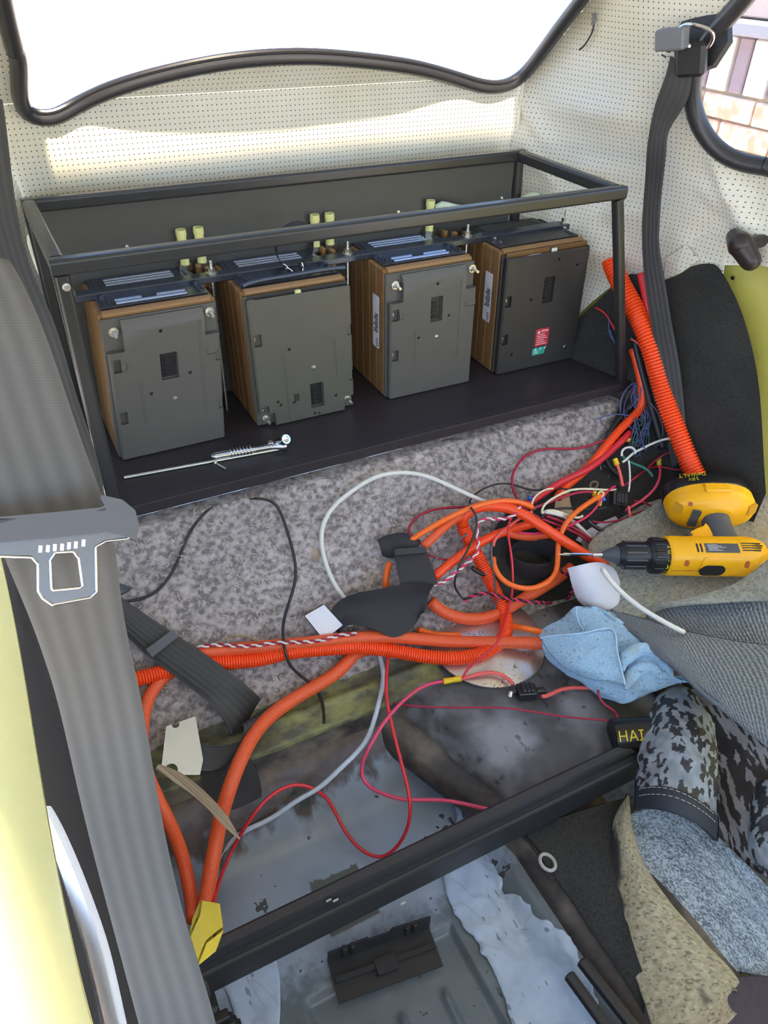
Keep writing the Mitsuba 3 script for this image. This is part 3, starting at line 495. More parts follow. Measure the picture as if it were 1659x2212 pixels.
    add('front_cover', mv(tm(c)), cm, t, smooth=30)
    fc = t + '__front_cover'
    add('connector', mv(join(cbox(wx0 + 0.002, wx1 - 0.002, -0.006, -0.0038, wz0 + 0.002, wz1 - 0.002, 0.0005), *[cbox(wx0 + 0.006, wx1 - 0.010, -0.008, -0.004, wz0 + 0.006 + k * 0.009, wz0 + 0.011 + k * 0.009, 0.001) for k in range(int((wz1 - wz0 - 0.01) / 0.009))])), 'rubber', fc, smooth=False)
    q = {0: (0.545, 0.40), 1: (0.58, 0.42), 2: (0.545, 0.47), 3: (0.86, 0.13)}[i]
    add('rivet', mv(lathe([(0.0048, 0), (0.004, 0.0015), (0, 0.0022)], (q[0] * cw, -0.013, q[1] * h), (0, -1, 0), 14)), 'zinc' if i != 3 else 'chrome', fc)
    if i in (1, 2, 3):
        for s in sl: add('latch', mv(cbox(0.004, 0.009, -0.012, -0.004, s * h + 0.010, s * h + 0.018, 0.0015)), 'zinc', fc, smooth=False)
    if i == 1:
        add('lip_insert', mv(cbox(0.004, cw - 0.002, -0.003, 0.0, h - 0.018, h + 0.004, 0.001)), 'case_black', fc, smooth=False)
        for k in range(4): add('lip_rivet', mv(rod((0.035 + 0.014 * k, -0.0065, h - 0.006), (0.035 + 0.014 * k, -0.003, h - 0.006), 0.0018, 8)), 'zinc', fc)
        add('lip_tab', mv(cbox(0.092, 0.103, -0.010, -0.003, h - 0.010, h + 0.004, 0.001)), 'port', fc, smooth=False)
        add('small_clip', mv(join(cbox(0.36 * cw, 0.36 * cw + 0.010, -0.0145, -0.012, 0.045, 0.060, 0.001), cbox(0.36 * cw, 0.36 * cw + 0.010, -0.017, -0.012, 0.058, 0.061, 0.001))), 'case_black', fc, smooth=False)
    if i == 3:
        add('lip_insert', mv(cbox(0.004, cw - 0.002, -0.003, 0.0, h - 0.018, h + 0.008, 0.001)), 'cell_dark', fc, smooth=False)
        add('inner_wire', mv(cable([(0.03, -0.007, h - 0.012), (0.05, -0.007, h - 0.004), (0.085, -0.007, h - 0.003), (0.12, -0.007, h - 0.010)], 0.0016, 6)), 'wire_white', fc)
        add('inner_clip', mv(join(cbox(0.112, 0.126, -0.009, -0.006, h - 0.006, h + 0.006, 0.001), cbox(0.104, 0.110, -0.009, -0.006, h - 0.010, h - 0.002, 0.001))), 'wire_white', fc, smooth=False)
        # warning stickers
        a = 0.44 * cw; st = lambda m: mv(m)
        add('red_sticker', mv(prism(rrect(0, 0.036, 0, 0.041, 0.002), 0.0004, (a, -0.0131, 0.195 * h), (1, 0, 0), (0, 0, 1), (0, -1, 0))), 'label_red', fc, smooth=False, label='red warning sticker with white triangle and small text')
        rs = fc + '__red_sticker'; tri = prism([(0, 0), (0.008, 0), (0.004, 0.007)], 0.0003, (a + 0.004, -0.0135, 0.195 * h + 0.031), (1, 0, 0), (0, 0, 1), (0, -1, 0))
        lines = [cbox(a + 0.014, a + 0.033, -0.0138, -0.0134, 0.195 * h + 0.033 + 0.003 * k, 0.195 * h + 0.0342 + 0.003 * k, 0.0001) for k in range(2)] + [cbox(a + 0.004, a + 0.032 - 0.004 * (k % 3), -0.0138, -0.0134, 0.195 * h + 0.004 + 0.0046 * k, 0.195 * h + 0.0052 + 0.0046 * k, 0.0001) for k in range(6)]
        scene[rs + '_print'] = mikit.ply(mv(join(tri, *lines)), 'mat_label_white', smooth=False)
        icons = [prism([(0, 0), (0.003, 0.006), (0.005, 0.006), (0.003, 0)], 0.0003, (a + 0.002 + 0.013 * k, -0.0133, 0.195 * h - 0.0095), (1, 0, 0), (0, 0, 1), (0, -1, 0)) for k in range(3)]
        add('sticker_icons', mv(join(*icons)), 'label_white', fc, smooth=False)
        add('green_sticker', mv(prism(rrect(0, 0.034, 0, 0.017, 0.002), 0.0004, (a - 0.004, -0.0131, 0.115 * h), (1, 0, 0), (0, 0, 1), (0, -1, 0))), 'label_green', fc, smooth=False, label='green sticker')
        scene[fc + '__green_sticker_print'] = mikit.ply(mv(join(*[cbox(a, a + 0.012, -0.0138, -0.0134, 0.115 * h + 0.004 + 0.003 * k, 0.115 * h + 0.0052 + 0.003 * k, 0.0001) for k in range(3)])), 'mat_label_white', smooth=False)
    # corner bolts
    for bx_, bz in {0: [(0.016, h - 0.020), (cw - 0.013, h - 0.012)], 1: [(0.014, 0.014), (cw - 0.010, 0.018)], 2: [(0.016, h - 0.020), (cw - 0.006, h - 0.012)], 3: []}[i]:
        ms = stud((bx_, 0.0, bz), (0, -1, 0), 0.022, 0.0032, 0.0085, 0.006); b = add('corner_stud', mv(ms[2]), 'zinc', t, smooth=False)
        add('nut', mv(ms[1]), 'zinc', b, smooth=False); add('washer', mv(ms[0]), 'zinc', b)
    # side label
    if i in (2, 3):
        y0 = Y0 + 0.028; za, zb = (0.115, 0.225) if i == 2 else (0.125, 0.232)
        sp = lambda y, z, dy_, dz_, d: prism(rrect(0, dy_, 0, dz_, min(0.003, dy_ / 3, dz_ / 3)), d, (x0 - 0.0002, y + dy_, z), (0, -1, 0), (0, 0, 1), (-1, 0, 0))
        lb = add('side_label', sh(sp(y0, za, 0.027, zb - za, 0.0005)), 'label_white', t, smooth=False, label='tall white label with lines of small print')
        pr = []
        for k in range(9):
            pr.append(cbox(x0 - 0.0012, x0 - 0.0007, y0 + 0.004, y0 + 0.022 - 0.003 * (k % 3), za + 0.034 + 0.0045 * k, za + 0.0362 + 0.0045 * k, 0.0001))
        for k in range(4): pr.append(cbox(x0 - 0.0012, x0 - 0.0007, y0 + 0.004, y0 + 0.012, za + 0.004 + 0.005 * k, za + 0.0055 + 0.005 * k, 0.0001))
        add('print', sh(join(*pr)), 'ink', lb, smooth=False)
    # coolant ports at the back
    for p in PORT_AT[i]:
        x, y, z = p; add('coolant_port', lathe([(0.0085, 0), (0.0085, z - ZT - 0.014), (0.0098, z - ZT - 0.010), (0.0092, z - ZT), (0.0068, z - ZT), (0.0068, 0.01)], (x, y, ZT), (0, 0, 1), 18), 'port', t, label='pale yellow coolant port')
        add('port_nut', hexnut((x, y, ZT), (0, 0, 1), 0.014, 0.010), 'zinc', t, smooth=False)
    if i < 3:                                                        # copper tabs beside the module
        for k in range(2):
            xa = x1 + lean * 0.13 + 0.006 + 0.012 * k; ya = 0.29 - 0.02 * k; add('terminal_tab', join(cbox(xa, xa + 0.009, ya, ya + 0.014, ZT - 0.03, ZT + 0.010, 0.001), cbox(x1 - 0.004, xa + 0.002, ya + 0.004, ya + 0.010, ZT - 0.026, ZT - 0.02, 0.001)), 'cell', t, smooth=False)
    return t
MOD = [(0.056, 0.252, 0.06), (0.310, 0.513, -0.03), (0.591, 0.790, -0.02), (0.857, 1.072, -0.03)]
for i, (a, b, l) in enumerate(MOD): module(i, a, b, l)
# white hoses lying behind the third and fourth module
hh = add('coolant_elbow', cable([(0.782,0.3,0.338),(0.7856,0.3,0.3486),(0.8085,0.295,0.3438),(0.8463,0.3,0.3339),(0.8951,0.31,0.3165)], 0.008, 12), 'port_green'); tag(hh, 'pale white coolant elbow hose behind the front rail beside a yellow port', 'hose')
hh = add('coolant_elbow', cable([(0.982,0.3,0.331),(1.0049,0.3,0.3402),(1.0191,0.295,0.3439),(1.0335,0.29,0.3321),(1.0349,0.285,0.3176)], 0.010, 12), 'port_green'); tag(hh, 'pale green coolant elbow at the right end of the rack against the perforated lining', 'hose')
# hold-down bar and its threaded rods
add('hold_down_bar', tm(mf(cbox(0.026, 1.088, 0.236, 0.260, ZT + 0.002, ZT + 0.008, 0.0012)) + mf(cbox(0.026, 1.088, 0.232, 0.237, ZT - 0.003, ZT + 0.008, 0.0012))), 'plate', label='long flat black bar clamping the tops of the four modules', cat='bar')
for k, x in enumerate((0.036, 0.281, 0.551, 0.823, 1.074)):
    nm = ('leftmost, next to the rack post', 'between the first and second module', 'between the second and third module', 'between the third and fourth module', 'rightmost, beside the perforated lining')[k]
    t = thing('hold_down_rod', 'zinc threaded rod with a nut on the black bar, ' + nm, 'threaded rod', 'threaded rods through the clamping bar')
    add('shank', threaded((x, 0.248, 0.016), (x, 0.248, ZT + 0.032), 0.0034, 0.003, 8), 'zinc', t, smooth=False)
    add('nut', hexnut((x, 0.248, ZT + 0.0102), (0, 0, 1), 0.0075, 0.0075), 'zinc', t, smooth=False); add('washer', lathe([(0.0035, 0), (0.011, 0), (0.011, 0.002), (0.0035, 0.002)], (x, 0.248, ZT + 0.008), (0, 0, 1), 20), 'zinc', t)
# cable tie loop and wire clip on the second module
lp = [(0.4267,0.205,0.2912),(0.4042,0.21,0.3065),(0.3951,0.215,0.3289),(0.3982,0.22,0.3477),(0.4134,0.225,0.3624),(0.4388,0.225,0.3725),(0.4635,0.225,0.3614),(0.4661,0.22,0.3392),(0.4575,0.215,0.3147),(0.4357,0.208,0.3002),(0.4467,0.205,0.2867)]
c, _ = curve(lp, 0.003); W = np.array([0.0, 0.006, 0.002])
P = np.stack([c + W, c, c - W], 1); m, uv = grid_mesh(P, 0.0012); add('cable_tie', m, 'plastic_black', smooth=True, label='black cable tie loop standing on the second module', cat='cable tie')
t = thing('wire_clip', 'bent chrome wire clip at the foot of the cable tie loop', 'clip')
add('wire', cable([(0.3998,0.2,0.312),(0.4092,0.2,0.3039),(0.4177,0.198,0.2931),(0.4311,0.198,0.2895),(0.4387,0.2,0.2981),(0.4377,0.203,0.3092)], 0.0014, 8), 'chrome', t); add('wire', cable([(0.4039,0.198,0.3036),(0.4149,0.197,0.299),(0.4275,0.196,0.2872),(0.4385,0.198,0.2919),(0.4345,0.2,0.3055)], 0.0014, 8), 'chrome', t)
add('spring_bar', sweep(curve([(0.3156,0.178,0.2912),(0.3466,0.18,0.2959),(0.3999,0.182,0.2959),(0.4632,0.182,0.297),(0.5135,0.18,0.2958)], 0.006)[0], 0.0045, 8), 'plate', label='bowed steel spring strip across the top front of the second module', cat='strip')
# tools on the tray
a, b = [(0.042,0.0876,0.0195),(0.3288,0.0592,0.0195)]; add('loose_threaded_rod', threaded(a, b, 0.0032, 0.002, 8), 'zinc', smooth=False, label='long zinc threaded rod lying on the tray in front of the left module', cat='threaded rod')
t = thing('ratchet_wrench', 'chrome ratchet wrench with a socket lying on the rack tray', 'ratchet')
P0, P1 = [np.array(p) for p in [(0.1972,0.0798,0.026),(0.3386,0.0594,0.028)]]; d = (P1 - P0) / np.linalg.norm(P1 - P0); L = np.linalg.norm(P1 - P0); s = np.cross((0, 0, 1), d); s /= np.linalg.norm(s); upv = np.cross(d, s)
q = np.linspace(0, 1, 40); rr = np.interp(q, [0, 0.03, 0.06, 0.48, 0.52, 0.60, 0.78, 0.88, 0.93, 0.98, 1], [0.003, 0.0075, 0.0085, 0.0092, 0.0085, 0.0058, 0.007, 0.013, 0.0155, 0.013, 0.006])
m = sweep(P0 + q[:, None] * (P1 - P0), rr, 16); v = np.array(m.vertices); k = (v - P0) @ upv; v -= np.outer(k * 0.38, upv); m.vertices = v; add('handle', m, 'chrome', t, smooth=True)
for k in range(7): add('grip_ring', lathe([(0.0090, 0), (0.0096, 0.001), (0.0090, 0.002)], P0 + d * (0.035 + 0.006 * k), d, 16), 'chrome', t)
hc = P1 - d * 0.016; add('selector', rod(hc - d * 0.016 + upv * 0.004, hc - d * 0.016 + upv * 0.010, 0.006), 'chrome', t)
ax = upv * 0.55 - s * 0.7 + d * 0.3; ax /= np.linalg.norm(ax); add('socket', lathe([(0.0085, 0), (0.0085, 0.014), (0.0095, 0.016), (0.0095, 0.028), (0.0088, 0.030), (0.006, 0.030), (0.006, 0.018), (0, 0.018)], hc + upv * 0.006, ax, 20), 'chrome', t)
a, b = [np.array(p) for p in [(0.2017,0.0633,0.0185),(0.2117,0.0402,0.0185)]]; t = thing('small_screw', 'short zinc screw lying on the tray beside the threaded rod', 'screw')
add('shank', threaded(a, b, 0.0018, 0.0012, 8), 'zinc', t, smooth=False); add('head', lathe([(0.0022, 0), (0.0042, 0.0012), (0.004, 0.0028), (0, 0.003)], a, a - b, 12), 'zinc', t)
# ------------------------------------------------------------------ cross bar, bracket, eyelet, disc
sec = [(-0.036, -0.052), (-0.036, -0.006), (-0.034, -0.002), (-0.030, -0.001), (-0.027, -0.006), (-0.020, -0.007), (-0.013, 0.004), (-0.002, 0.006), (0.002, 0.003), (0.002, -0.014), (0.0, -0.052)]
# (y, z) profile swept along x
cb = thing('cross_bar', 'black steel cross bar spanning the floor in front of the seat pan', 'bar')
add('beam', prism(sec, 0.80, (-0.075, -0.602, -0.262), (0, 1, 0), (0, 0, 1), (1, 0, 0)), 'bar_black', cb, smooth=40)
add('end_plug', tm(mf(cbox(-0.098, -0.060, -0.648, -0.592, -0.325, -0.262, 0.006)) + mf(cbox(-0.088, -0.055, -0.66, -0.62, -0.35, -0.315, 0.005))), 'plastic_black', cb, smooth=False)
for k in range(4): add('plug_fin', cbox(-0.075 + 0.004 * k, -0.045 + 0.004 * k, -0.668 - 0.004 * k, -0.655, -0.340 - 0.016 * k, -0.332 - 0.016 * k, 0.002), 'plastic_black', cb, smooth=False)
for p in [(0.2052,-0.6688,-0.262),(0.1166,-0.6201,-0.262),(0.1251,-0.6243,-0.262)]: add('scuff', cbox(p[0] - 0.004, p[0] + 0.004, p[1] - 0.001, p[1] + 0.001, -0.2625, -0.259, 0.0005), 'rust_white', cb, smooth=False)
t = thing('seat_rail_bracket', 'black steel seat bracket with two clips on the floor pan below the cross bar', 'bracket')
A, B = [np.array(p) for p in [(0.1071,-0.6275,-0.4),(0.2644,-0.6504,-0.4)]]; d = (B - A) / np.linalg.norm(B - A); L = np.linalg.norm(B - A); s = np.array([-d[1], d[0], 0]); z = np.array([0, 0, 1.0])
add('flange', prism([(0, 0), (L, 0), (L, 0.034), (L * 0.62, 0.038), (L * 0.6, 0.030), (L * 0.4, 0.030), (L * 0.38, 0.036), (0, 0.030)], 0.003, A - s * 0.004 - z * 0.012, d, z, -s), 'bar_black', t, smooth=False)
add('base_plate', prism([(0, -0.062), (L, -0.062), (L, 0.0), (0, 0.0)], 0.004, A - z * 0.016, d, s, z), 'bar_black', t, smooth=False)
add('step', prism([(0.004, -0.038), (L - 0.004, -0.038), (L - 0.004, -0.030), (0.004, -0.030)], 0.006, A - z * 0.012, d, s, z), 'bar_black', t, smooth=False)
add('centre_tab', prism(rrect(L * 0.40, L * 0.60, -0.048, -0.026, 0.002), 0.008, A - z * 0.012, d, s, z), 'bar_black', t, smooth=False)
for f in (0.19, 0.80):
    c = A + d * L * f + z * 0.012 - s * 0.004
    for k in (-1, 1): add('clip', rod(c + d * 0.006 * k - z * 0.016 - s * 0.003, c + d * 0.006 * k + z * 0.010 - s * 0.003, 0.0042, 12), 'plastic_black', t)
o = np.array([(0.4519,-0.6817,-0.338)][0]); th = np.linspace(0, 2 * np.pi, 33)
t = thing('ring_terminal', 'pale worn ring terminal lying on the tunnel in front of the cross bar', 'ring terminal')
add('ring', sweep(np.stack([o[0] + 0.0105 * np.cos(th), o[1] + 0.0135 * np.sin(th), o[2] + 0.004 + 0 * th], 1), 0.0028, 8), 'rust_white', t)
add('tail', cable([o + (0.002, 0.012, 0.003), o + (0.000, 0.028, 0.002), o + (-0.004, 0.05, 0.003)], 0.0022, 6), 'wire_black', t)
t = thing('slotted_rail', 'dark ribbed rail piece on the tunnel beside the yellowed felt', 'rail')
for k, q in enumerate(([(0.4063,-0.8182,-0.33),(0.4181,-0.938,-0.33)], [(0.3818,-0.8235,-0.335),(0.3905,-0.9448,-0.335)])): add('rail', rod(q[0], q[1], 0.009, 8), 'plastic_black', t)
add('access_plate', None or lathe([(0, 0.012), (0.03, 0.011), (0.075, 0.005), (0.108, 0.0), (0.110, -0.003), (0, -0.003)], (0.583, -0.300, -0.266), (0.0, -0.10, 1), 56), 'disc', label='round dull silver access plate on the seat pan under the orange cables', cat='plate', smooth=True)
# ------------------------------------------------------------------ drill
t = thing('cordless_drill', 'yellow cordless drill lying on its side on the felt', 'drill')
T0, T1 = [np.array(p) for p in [(0.7344,-0.2848,-0.125),(1.083,-0.46,-0.125)]]
a_ = T1 - T0; LEN = np.linalg.norm(a_); a_ /= LEN; hdir = np.cross((0, 0, 1), a_); hdir /= np.linalg.norm(hdir); hdir = hdir * 0.985 + np.array([0, 0, 0.17]); up_ = np.cross(a_, hdir); 
def dl(m):                                                          # tool space: x = towards the rear, y = towards the battery, z = up
    return place(m, T0, a_, hdir, up_)
U = LEN / 448.0                                                     # one unit = one step of 1/448 of the tool's length
X = lambda v: v * U
add('bit', dl(join(sweep(np.array([[X(0), 0, 0], [X(8), 0, 0], [X(18), 0, 0], [X(24), 0, 0]]), np.array([0.0006, 0.0022, 0.0030, 0.0030]), 8), rod((X(24), 0, 0), (X(112), 0, 0), 0.0030, 6), rod((X(10), 0, 0), (X(22), 0, 0), 0.0036, 8))), 'chrome', t, smooth=False)
add('bit_collar', dl(rod((X(72), 0, 0), (X(100), 0, 0), 0.0045, 12)), 'chrome', t)
add('chuck_tip', dl(lathe([(0, 0), (0.006, 0), (0.010, X(8)), (0.017, X(30)), (0.019, X(36)), (0, X(36))], (X(94), 0, 0), (1, 0, 0), 24)), 'drill_grey', t)
add('chuck', dl(lathe([(0, 0), (0.021, 0), (0.0255, X(10)), (0.0265, X(14)), (0.0265, X(60)), (0.025, X(66)), (0, X(66))], (X(127), 0, 0), (1, 0, 0), 32)), 'drill_black', t)
for k in range(12):
    an = k * math.pi / 6; add('chuck_groove', dl(place(cbox(0, X(44), -0.0018, 0.0018, 0, 0.0016, 0.0006), (X(138), 0.0262 * math.cos(an), 0.0262 * math.sin(an)), (1, 0, 0), (0, -math.sin(an), math.cos(an)), (0, math.cos(an), math.sin(an)))), 'drill_grey', t + '__chuck', smooth=False)
add('clutch_ring', dl(lathe([(0, 0), (0.027, 0), (0.0315, X(6)), (0.0325, X(12)), (0.0325, X(36)), (0.031, X(42)), (0, X(42))], (X(190), 0, 0), (1, 0, 0), 36)), 'drill_black', t)
for k in range(16):
    an = k * math.pi / 8; add('ring_grip', dl(place(cbox(0, X(22), -0.003, 0.003, -0.001, 0.0022, 0.001), (X(196), 0.0322 * math.cos(an), 0.0322 * math.sin(an)), (1, 0, 0), (0, -math.sin(an), math.cos(an)), (0, math.cos(an), math.sin(an)))), 'drill_black', t + '__clutch_ring', smooth=False)
for txt, an in (('17', math.radians(208)), ('15', math.radians(172)), ('19', math.radians(246))):
    tx = meshkit.text_mesh(txt, 0.0105)
    tx = tx if isinstance(tx, trimesh.Trimesh) else trimesh.Trimesh(*tx)
    v = np.array(tx.vertices); v[:, :2] -= v[:, :2].mean(0); v[:, 2] = (v[:, 2] - v[:, 2].min()) * 0.1; tx.vertices = v
    add('clutch_number', dl(place(tx, (X(227), 0.0322 * math.cos(an), -0.0322 * math.sin(an)), (0, math.sin(an), math.cos(an)), (-1, 0, 0), (0, math.cos(an), -math.sin(an)))), 'letter_yellow', t + '__clutch_ring', smooth=False)
# motor housing: rounded body growing towards the middle
def ring_body(stations, n=40, p=2.6):
    V = []; an = np.arange(n) * 2 * np.pi / n
    for x, cy, cz, ry, rz in stations:
        c, s = np.cos(an), np.sin(an); k = (np.abs(c) ** p + np.abs(s) ** p) ** (-1 / p); V.append(np.stack([np.full(n, x), cy + ry * k * c, cz + rz * k * s], 1))
    V = np.vstack(V + [V[0].mean(0)[None], V[-1].mean(0)[None]]); m = len(stations); F = []
    for i in range(m - 1):
        for j in range(n): b = (j + 1) % n; F += [[i * n + j, i * n + b, (i + 1) * n + b], [i * n + j, (i + 1) * n + b, (i + 1) * n + j]]
    F += [[m * n, (j + 1) % n, j] for j in range(n)] + [[m * n + 1, (m - 1) * n + j, (m - 1) * n + (j + 1) % n] for j in range(n)]
    mm = trimesh.Trimesh(V, F, process=False); 
    if mm.volume < 0: mm.invert()
    return mm
hs = np.array([[228, 0.033, 0.033], [232, 0.0345, 0.0345], [255, 0.0345, 0.0345], [268, 0.0335, 0.0345], [285, 0.0345, 0.035], [400, 0.0345, 0.035], [418, 0.033, 0.033], [436, 0.027, 0.027], [446, 0.018, 0.018], [449, 0.004, 0.004]])
xs_ = np.linspace(228, 449, 60); add('housing', dl(ring_body([(X(x), 0, 0, np.interp(x, hs[:, 0], hs[:, 1]), np.interp(x, hs[:, 0], hs[:, 2])) for x in xs_])), 'drill_yellow', t, smooth=40)
hk = t + '__housing'
def side_plate(poly, ang, r0, h, bend=True):
    "outline (x in tool units, arc length in metres) wrapped round the housing at the angle ang (0 = towards the battery, 90 = up)"
    m = trimesh.creation.extrude_polygon(poly, h); m = m.subdivide_to_size(0.006) if len(m.faces) < 4000 else m
    v = np.array(m.vertices); th = ang + v[:, 1] / r0; p = 2.6; c, s = np.cos(th), np.sin(th); k = (np.abs(c) ** p + np.abs(s) ** p) ** (-1 / p)
    r = (r0 + v[:, 2] ) * k; return dl(trimesh.Trimesh(np.stack([v[:, 0], r * c, r * s], 1), m.faces[:, ::-1], process=False))
R9 = 0.0345; dg = math.radians
add('side_shell', side_plate(rrect(X(292), X(398), -0.019, 0.019, 0.010), dg(165), R9 - 0.001, 0.0032), 'drill_yellow', hk, smooth=40)
add('motor_badge', side_plate(rrect(X(291), X(345), -0.0125, 0.0125, 0.0122), dg(177), R9, 0.0034), 'rubber', hk, smooth=40)
add('name_plate', side_plate(rrect(X(300), X(372), -0.0095, 0.0095, 0.001), dg(104), R9, 0.0010), 'drill_grey', hk, smooth=40)
for k in range(5): add('plate_print', side_plate(rrect(X(306), X(328 + 8 * (k % 3)), -0.007 + 0.003 * k, -0.0062 + 0.003 * k, 0.0002), dg(104), R9 + 0.001, 0.0002), 'label_white', hk, smooth=False)
for k in range(4): add('vent_slot', side_plate(rrect(X(378), X(424 - 3 * abs(k - 1)), -0.0012, 0.0012, 0.001), dg(86 + 8.5 * k), R9 - 0.0008, 0.0013), 'rubber', hk, smooth=40)
for k in range(2): add('vent_slot', side_plate(rrect(X(282 + 8 * k), X(286 + 8 * k), -0.009, 0.009, 0.001), dg(104), R9, 0.0008), 'rubber', hk, smooth=40)
for x_, an in ((256, 152), (382, 152)): add('screw_recess', side_plate(rrect(X(x_), X(x_ + 9), -0.006, 0.006, 0.003), dg(an), R9, 0.0036 if x_ > 300 else 0.0008), 'heatshrink', hk, smooth=40)
add('seam', side_plate(sbox(X(232), -0.0005, X(440), 0.0005), dg(182), R9 - 0.0004, 0.0008), 'heatshrink', hk, smooth=False)
# handle, trigger, battery
add('grip', dl(place(ring_body([(y, 0, 0, rx, rz) for y, rx, rz in ((0.015, 0.030, 0.020), (0.04, 0.0265, 0.0205), (0.07, 0.0255, 0.021), (0.10, 0.027, 0.022), (0.125, 0.034, 0.026))], 32, 2.3), (X(370), 0, 0), (0, 1, 0), (1, 0, 0), (0, 0, 1))), 'drill_grey', t, smooth=40)
add('trigger', dl(prism([(X(298), 0.030), (X(345), 0.030), (X(342), 0.066), (X(338), 0.074), (X(330), 0.066), (X(314), 0.060), (X(298), 0.052), (X(294), 0.045)], 0.022, (0, 0, -0.011))), 'drill_yellow', t, smooth=40)
add('direction_button', dl(cbox(X(284), X(296), 0.036, 0.044, -0.018, 0.018, 0.003)), 'drill_grey', t, smooth=40)
bxc, rxb, rzb = X(370), X(101), 0.049
def oval(rx, rz, n=56, p=2.25):
    an = np.arange(n) * 2 * np.pi / n; c, s = np.cos(an), np.sin(an); k = (np.abs(c) ** p + np.abs(s) ** p) ** (-1 / p); return np.stack([rx * k * c, rz * k * s], 1)
def loft(levels): return ring_body([(y, 0, 0, rx, rz) for y, rx, rz in levels], 56, 2.25)
batt = lambda lv: dl(place(loft([(y - 0.026, a, b) for y, a, b in lv]), (bxc, 0, 0), (0, 1, 0), (1, 0, 0), (0, 0, 1)))
add('battery_top', batt([(0.118, 0.030, 0.026), (0.122, 0.038, 0.030), (0.128, rxb * 0.72, rzb * 0.78), (0.134, rxb * 0.90, rzb * 0.92), (0.143, rxb * 0.985, rzb * 0.985), (0.156, rxb, rzb), (0.172, rxb, rzb)]), 'drill_yellow', t, smooth=40)
add('battery_base', batt([(0.172, rxb * 0.99, rzb * 0.99), (0.175, rxb * 1.01, rzb * 1.02), (0.200, rxb * 0.98, rzb * 0.97), (0.206, rxb * 0.90, rzb * 0.88)]), 'drill_black', t, smooth=40)
add('release_button', dl(cbox(bxc - 0.026, bxc + 0.026, 0.122, 0.145, rzb * 0.93, rzb * 1.07, 0.006)), 'drill_yellow', t + '__battery_top', smooth=40)
def face(x, z):
    "point of the battery's front face at x, z measured from its middle"
    q = (abs(x / rxb) ** 2.25 + abs(z / rzb) ** 2.25) ** (1 / 2.25)
    return np.array([bxc + x, float(np.interp(q, [0.30, 0.72, 0.90, 0.985, 1.0], [0.096, 0.102, 0.108, 0.117, 0.130])), z])
def on_face(name, x, z, w, h, m, out=0.0012):
    c = face(x, z); ex = face(x + 0.004, z) - face(x - 0.004, z); ex /= np.linalg.norm(ex); ez = face(x, z + 0.004) - face(x, z - 0.004); ez /= np.linalg.norm(ez); n = np.cross(ez, ex); n = n if n[1] < 0 else -n
    add(name, dl(place(prism(rrect(-w / 2, w / 2, -h / 2, h / 2, min(w, h) * 0.2), out + 0.003), c - n / np.linalg.norm(n) * 0.003, ex, ez, n / np.linalg.norm(n))), m, t + '__battery_top', smooth=False)
on_face('label_window', -rxb * 0.46, 0.0, 0.017, 0.044, 'drill_grey', 0.0032); on_face('label_print', -rxb * 0.46, 0.006, 0.009, 0.020, 'case_olive', 0.0036)
on_face('side_grip', rxb * 0.80, rzb * 0.36, 0.020, 0.022, 'heat_ochre', 0.002); on_face('side_grip', -rxb * 0.84, rzb * 0.34, 0.018, 0.020, 'heat_ochre', 0.002); on_face('top_screw', -rxb * 0.62, rzb * 0.62, 0.008, 0.008, 'heatshrink')
mat('heat_ochre', '#c08a14', 0.45)
for txt, zz, hgt in (('DeWALT', 0.006, 0.0095), ('18V', -0.006, 0.008)):
    tx = meshkit.text_mesh(txt, hgt); tx = tx if isinstance(tx, trimesh.Trimesh) else trimesh.Trimesh(*tx); v = np.array(tx.vertices); v[:, :2] -= (v[:, :2].max(0) + v[:, :2].min(0)) / 2; v[:, 2] = (v[:, 2] - v[:, 2].min()) * 0.1; tx.vertices = v
    add('battery_lettering', dl(place(tx, (bxc - rxb * 0.46, 0.163 + zz, rzb * 0.985), (-0.96, 0, -0.16), (0, -1, 0), (-0.16, 0, 0.96))), 'letter_yellow', t + '__battery_base', smooth=False)
# ------------------------------------------------------------------ soft things on the right
sheet('black_mat', [[(1.1012,-0.0071,-0.0207),(1.1302,-0.042,-0.0214),(1.1453,-0.0995,-0.0277)], [(0.9899,-0.0775,-0.0871),(1.0764,-0.1007,-0.109),(1.1508,-0.1658,-0.1151)], [(0.8631,-0.1112,-0.1189),(0.9855,-0.1436,-0.1494),(1.1154,-0.1865,-0.1899)], [(0.7223,-0.1291,-0.1358),(0.8591,-0.1697,-0.1741),(0.9605,-0.2053,-0.2077)], [(0.666,-0.1798,-0.1837),(0.7527,-0.2126,-0.2146),(0.8642,-0.2427,-0.2429)], [(0.6447,-0.2432,-0.2434),(0.7138,-0.2618,-0.261),(0.7936,-0.2725,-0.272)]], 'arch', 0.004, 60, 40, 0.006, 20, 3, up=(0, -0.5, 1), label='black felt mat under the wire tangle beside the fibre carpet', cat='mat')  # black sheet over the carpet, darkening the ground behind the wires
sheet('felt_sheet', [[(0.8434,-0.2477,-0.17),(0.935,-0.2316,-0.15),(1.0357,-0.2301,-0.13),(1.1687,-0.2062,-0.09),(1.2744,-0.3111,-0.04)], [(0.8049,-0.3286,-0.19),(0.8952,-0.3388,-0.175),(0.9873,-0.3262,-0.165),(1.1561,-0.2959,-0.16),(1.2961,-0.3531,-0.13)], [(0.8035,-0.4023,-0.21),(0.8868,-0.4036,-0.19),(0.9639,-0.4171,-0.18),(1.0537,-0.4433,-0.17),(1.1794,-0.4689,-0.15)], [(0.8551,-0.4215,-0.215),(0.8803,-0.4262,-0.2),(0.9521,-0.4558,-0.19),(1.022,-0.4873,-0.18),(1.134,-0.525,-0.17)]], 'felt', 0.006, 70, 90, 0.02, 9, 3, up=(0, 0, 1), label='grey green felt sheet under the drill', cat='felt')
